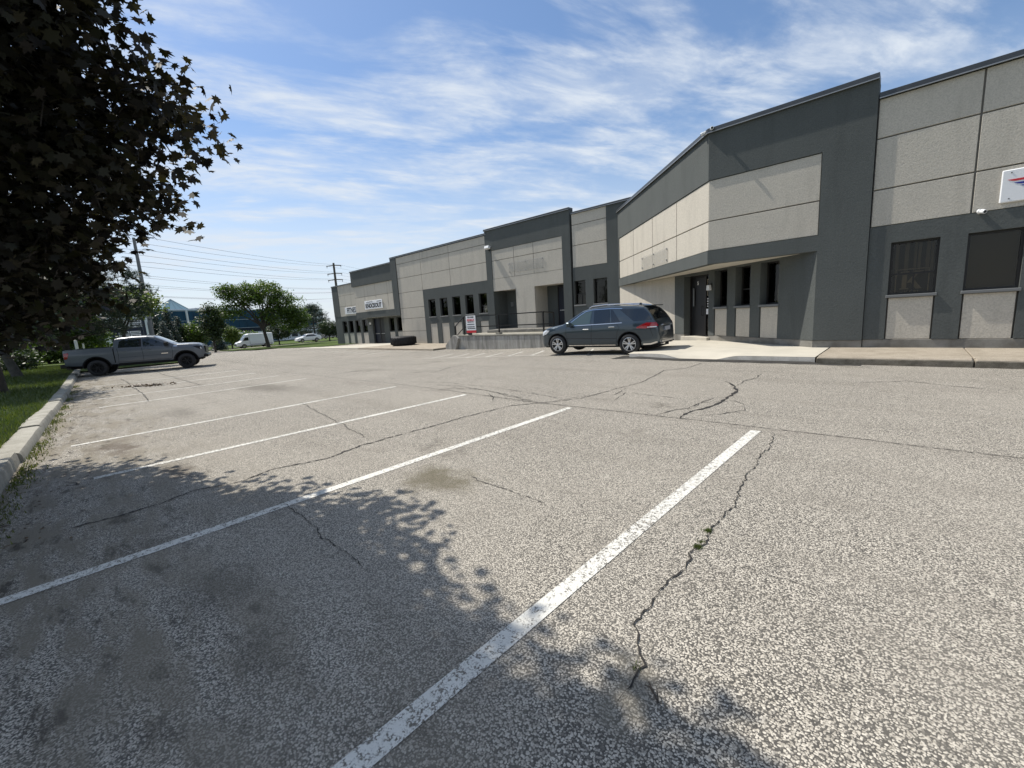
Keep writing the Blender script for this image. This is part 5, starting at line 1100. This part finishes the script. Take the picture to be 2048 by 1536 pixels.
# transmission poles and wires
def pole(loc, h, levels, r, label, m_, ang):
    p_ = empty('utility_pole', loc, ang, label, 'pole', 'power line poles'); MB().tube([(0, 0, -.5), (0, 0, h*.5), (0, 0, h)], [r, r*.85, r*.62], 10).build('shaft', MT[m_], p_)
    for z in levels:
        a_ = MB().tube([(0, -1.7, z-.15), (0, 0, z), (0, 1.7, z-.15)], .10, 6).build('crossarm', MT[m_], p_)
        for sg in (-1, 1): MB().lathe([(.0, -.45), (.07, -.42), (.05, -.3), (.07, -.2), (.05, -.1), (.03, 0)], 8, Matrix.Translation((0, sg*1.6, z-.15))).build('insulator', MT['pole_steel'], a_)
    return p_
pl = Vector((-61.6, 7.4, -.55)); pr = Vector((-97.7, 46.1, -1.3)); d_ab = (pr-pl).xy.normalized(); ang = math.atan2(d_ab.y, d_ab.x)
pole(tuple(pl), 12.9, (), .22, 'tall grey steel power pole behind the maple leaves', 'pole_steel', ang)
pole(tuple(pr), 17.4, (16.9, 15.1, 13.7), .36, 'dark power pole with crossarms above the far unit', 'pole_wood', ang)
nx_ = Vector((-d_ab.y, d_ab.x, 0))
lev = [(12.3-.05, 15.55, 1.6), (10.9, 13.9, 1.6), (9.65, 12.4, 1.6), (8.3, 10.3, .8), (7.3, 9.5, .8), (6.2, 8.2, .5)]
for i, (za, zb_, off) in enumerate(lev):
    for sg in (-1, 1):
        a = Vector((pl.x, pl.y, za))+nx_*off*sg; b = Vector((pr.x, pr.y, zb_))+nx_*off*sg; pts = []
        for k in range(-14, 29):
            t = k/14; q = a.lerp(b, t); tt = t-math.floor(t); q.z = (za+(zb_-za)*t)-.45*4*tt*(1-tt); pts.append(q)
        w_ = MB().tube(pts, .015 if i < 3 else .012, 4, cap=False).build('power_line', MT['wire'], None, fix=False)
        tag(w_, ('thin power wire, %s pair, on the %s side of the poles' % (('topmost', 'second', 'third', 'fourth', 'fifth', 'lowest')[i], 'road' if sg > 0 else 'parking lot')), 'wire', 'power lines')
# blue glass office building across the road
g0 = Vector((-131, 16.0)); g1 = Vector((-151.7, 65.5)); dd = (g1-g0); LN = dd.length; ob = empty('office_building', (g1.x, g1.y, -1.6), math.atan2(-dd.y, -dd.x), 'blue glass and white office building with pyramid skylight across the road', 'building')
# local x runs from far end (0) to near end (LN); local -y? faces road
FB = Matrix.Identity(4); sgn = 1
def ob_box(name, m_, x0, x1, y0, y1, z0, z1, par=None): return MB().box(x0, x1, y0, y1, z0, z1).build(name, MT[m_], par or ob)
ob_box('wall', 'white_wall', 0, LN, -22, -.15, 0, 9.4); ob_box('roof', 'sill_grey', .3, LN-.3, -21.5, -.5, 9.402, 9.55); pent = ob_box('roof_plant', 'white_wall', LN-30, LN-14, -12, -5, 9.56, 10.5)
ob_box('parapet', 'mullion', 0, LN, -.3, .05, 9.4, 9.75)
nC = 14; x0 = LN-34; cw_ = 34/nC
for i in range(nC):
    for z0, z1, m_ in ((7.0, 9.35, 'blue_glass'), (4.62, 6.88, 'blue_glass'), (3.35, 4.5, 'dark_glass'), (.3, 1.9, 'blue_glass')):
        ob_box('window_panel', m_, x0+i*cw_+.04, x0+(i+1)*cw_-.04, -.14, .0, z0, z1)
ob_box('wall', 'navy', x0, LN, -.148, -.05, .2, 9.38)
for z in (6.94, 4.56): ob_box('mullion_band', 'mullion', x0, LN, -.1, .05, z-.055, z+.055)
ob_box('spandrel', 'white_wall', x0, LN-16, -.1, .06, 1.95, 3.3)
ob_box('corner_column', 'white_wall', LN-8.3, LN-7.9, 0, .35, 0, 9.6); ob_box('corner_column', 'white_wall', x0-.6, x0+.1, -.1, .4, 0, 9.4)
for x in (3.0, 5.0):
    for z0, z1 in ((6.9, 9.2), (4.4, 6.7)): ob_box('window_panel', 'blue_glass', x, x+1.9, -.14, .03, z0, z1)
for x in (8.5, 12, 15.5): ob_box('window_panel', 'dark_glass', x, x+2.2, -.14, .03, 1.0, 2.6)
sk = empty('skylight'); sk.parent = ob; cxk = LN-6.0
ap = (cxk, -1.6, 12.4); bs = [(cxk-3.2, -.1, 9.76), (cxk+3.2, -.1, 9.76), (cxk+3.2, -3.4, 9.76), (cxk-3.2, -3.4, 9.76)]
MB().add(bs+[ap], [(0, 1, 4), (1, 2, 4), (2, 3, 4), (3, 0, 4), (3, 2, 1, 0)]).build('glass_pyramid', MT['pale_glass'], sk)
for a, b in zip(bs, bs[1:]+bs[:1]):
    A, B_ = Vector(a), Vector(b); MB().tube([A, Vector(ap)], .10, 4).build('ridge_bar', MT['mullion'], sk); MB().tube([A, B_], .12, 4).build('base_bar', MT['white_wall'], sk)
    for t in (.25, .5, .75): MB().tube([A.lerp(B_, t), Vector(ap)], .05, 4).build('glazing_bar', MT['mullion'], sk)
ob_sign = MB().box(x0+1.0, x0+5.5, .06, .1, 2.3, 2.75).build('name_letters', MT['sign_black'], ob)
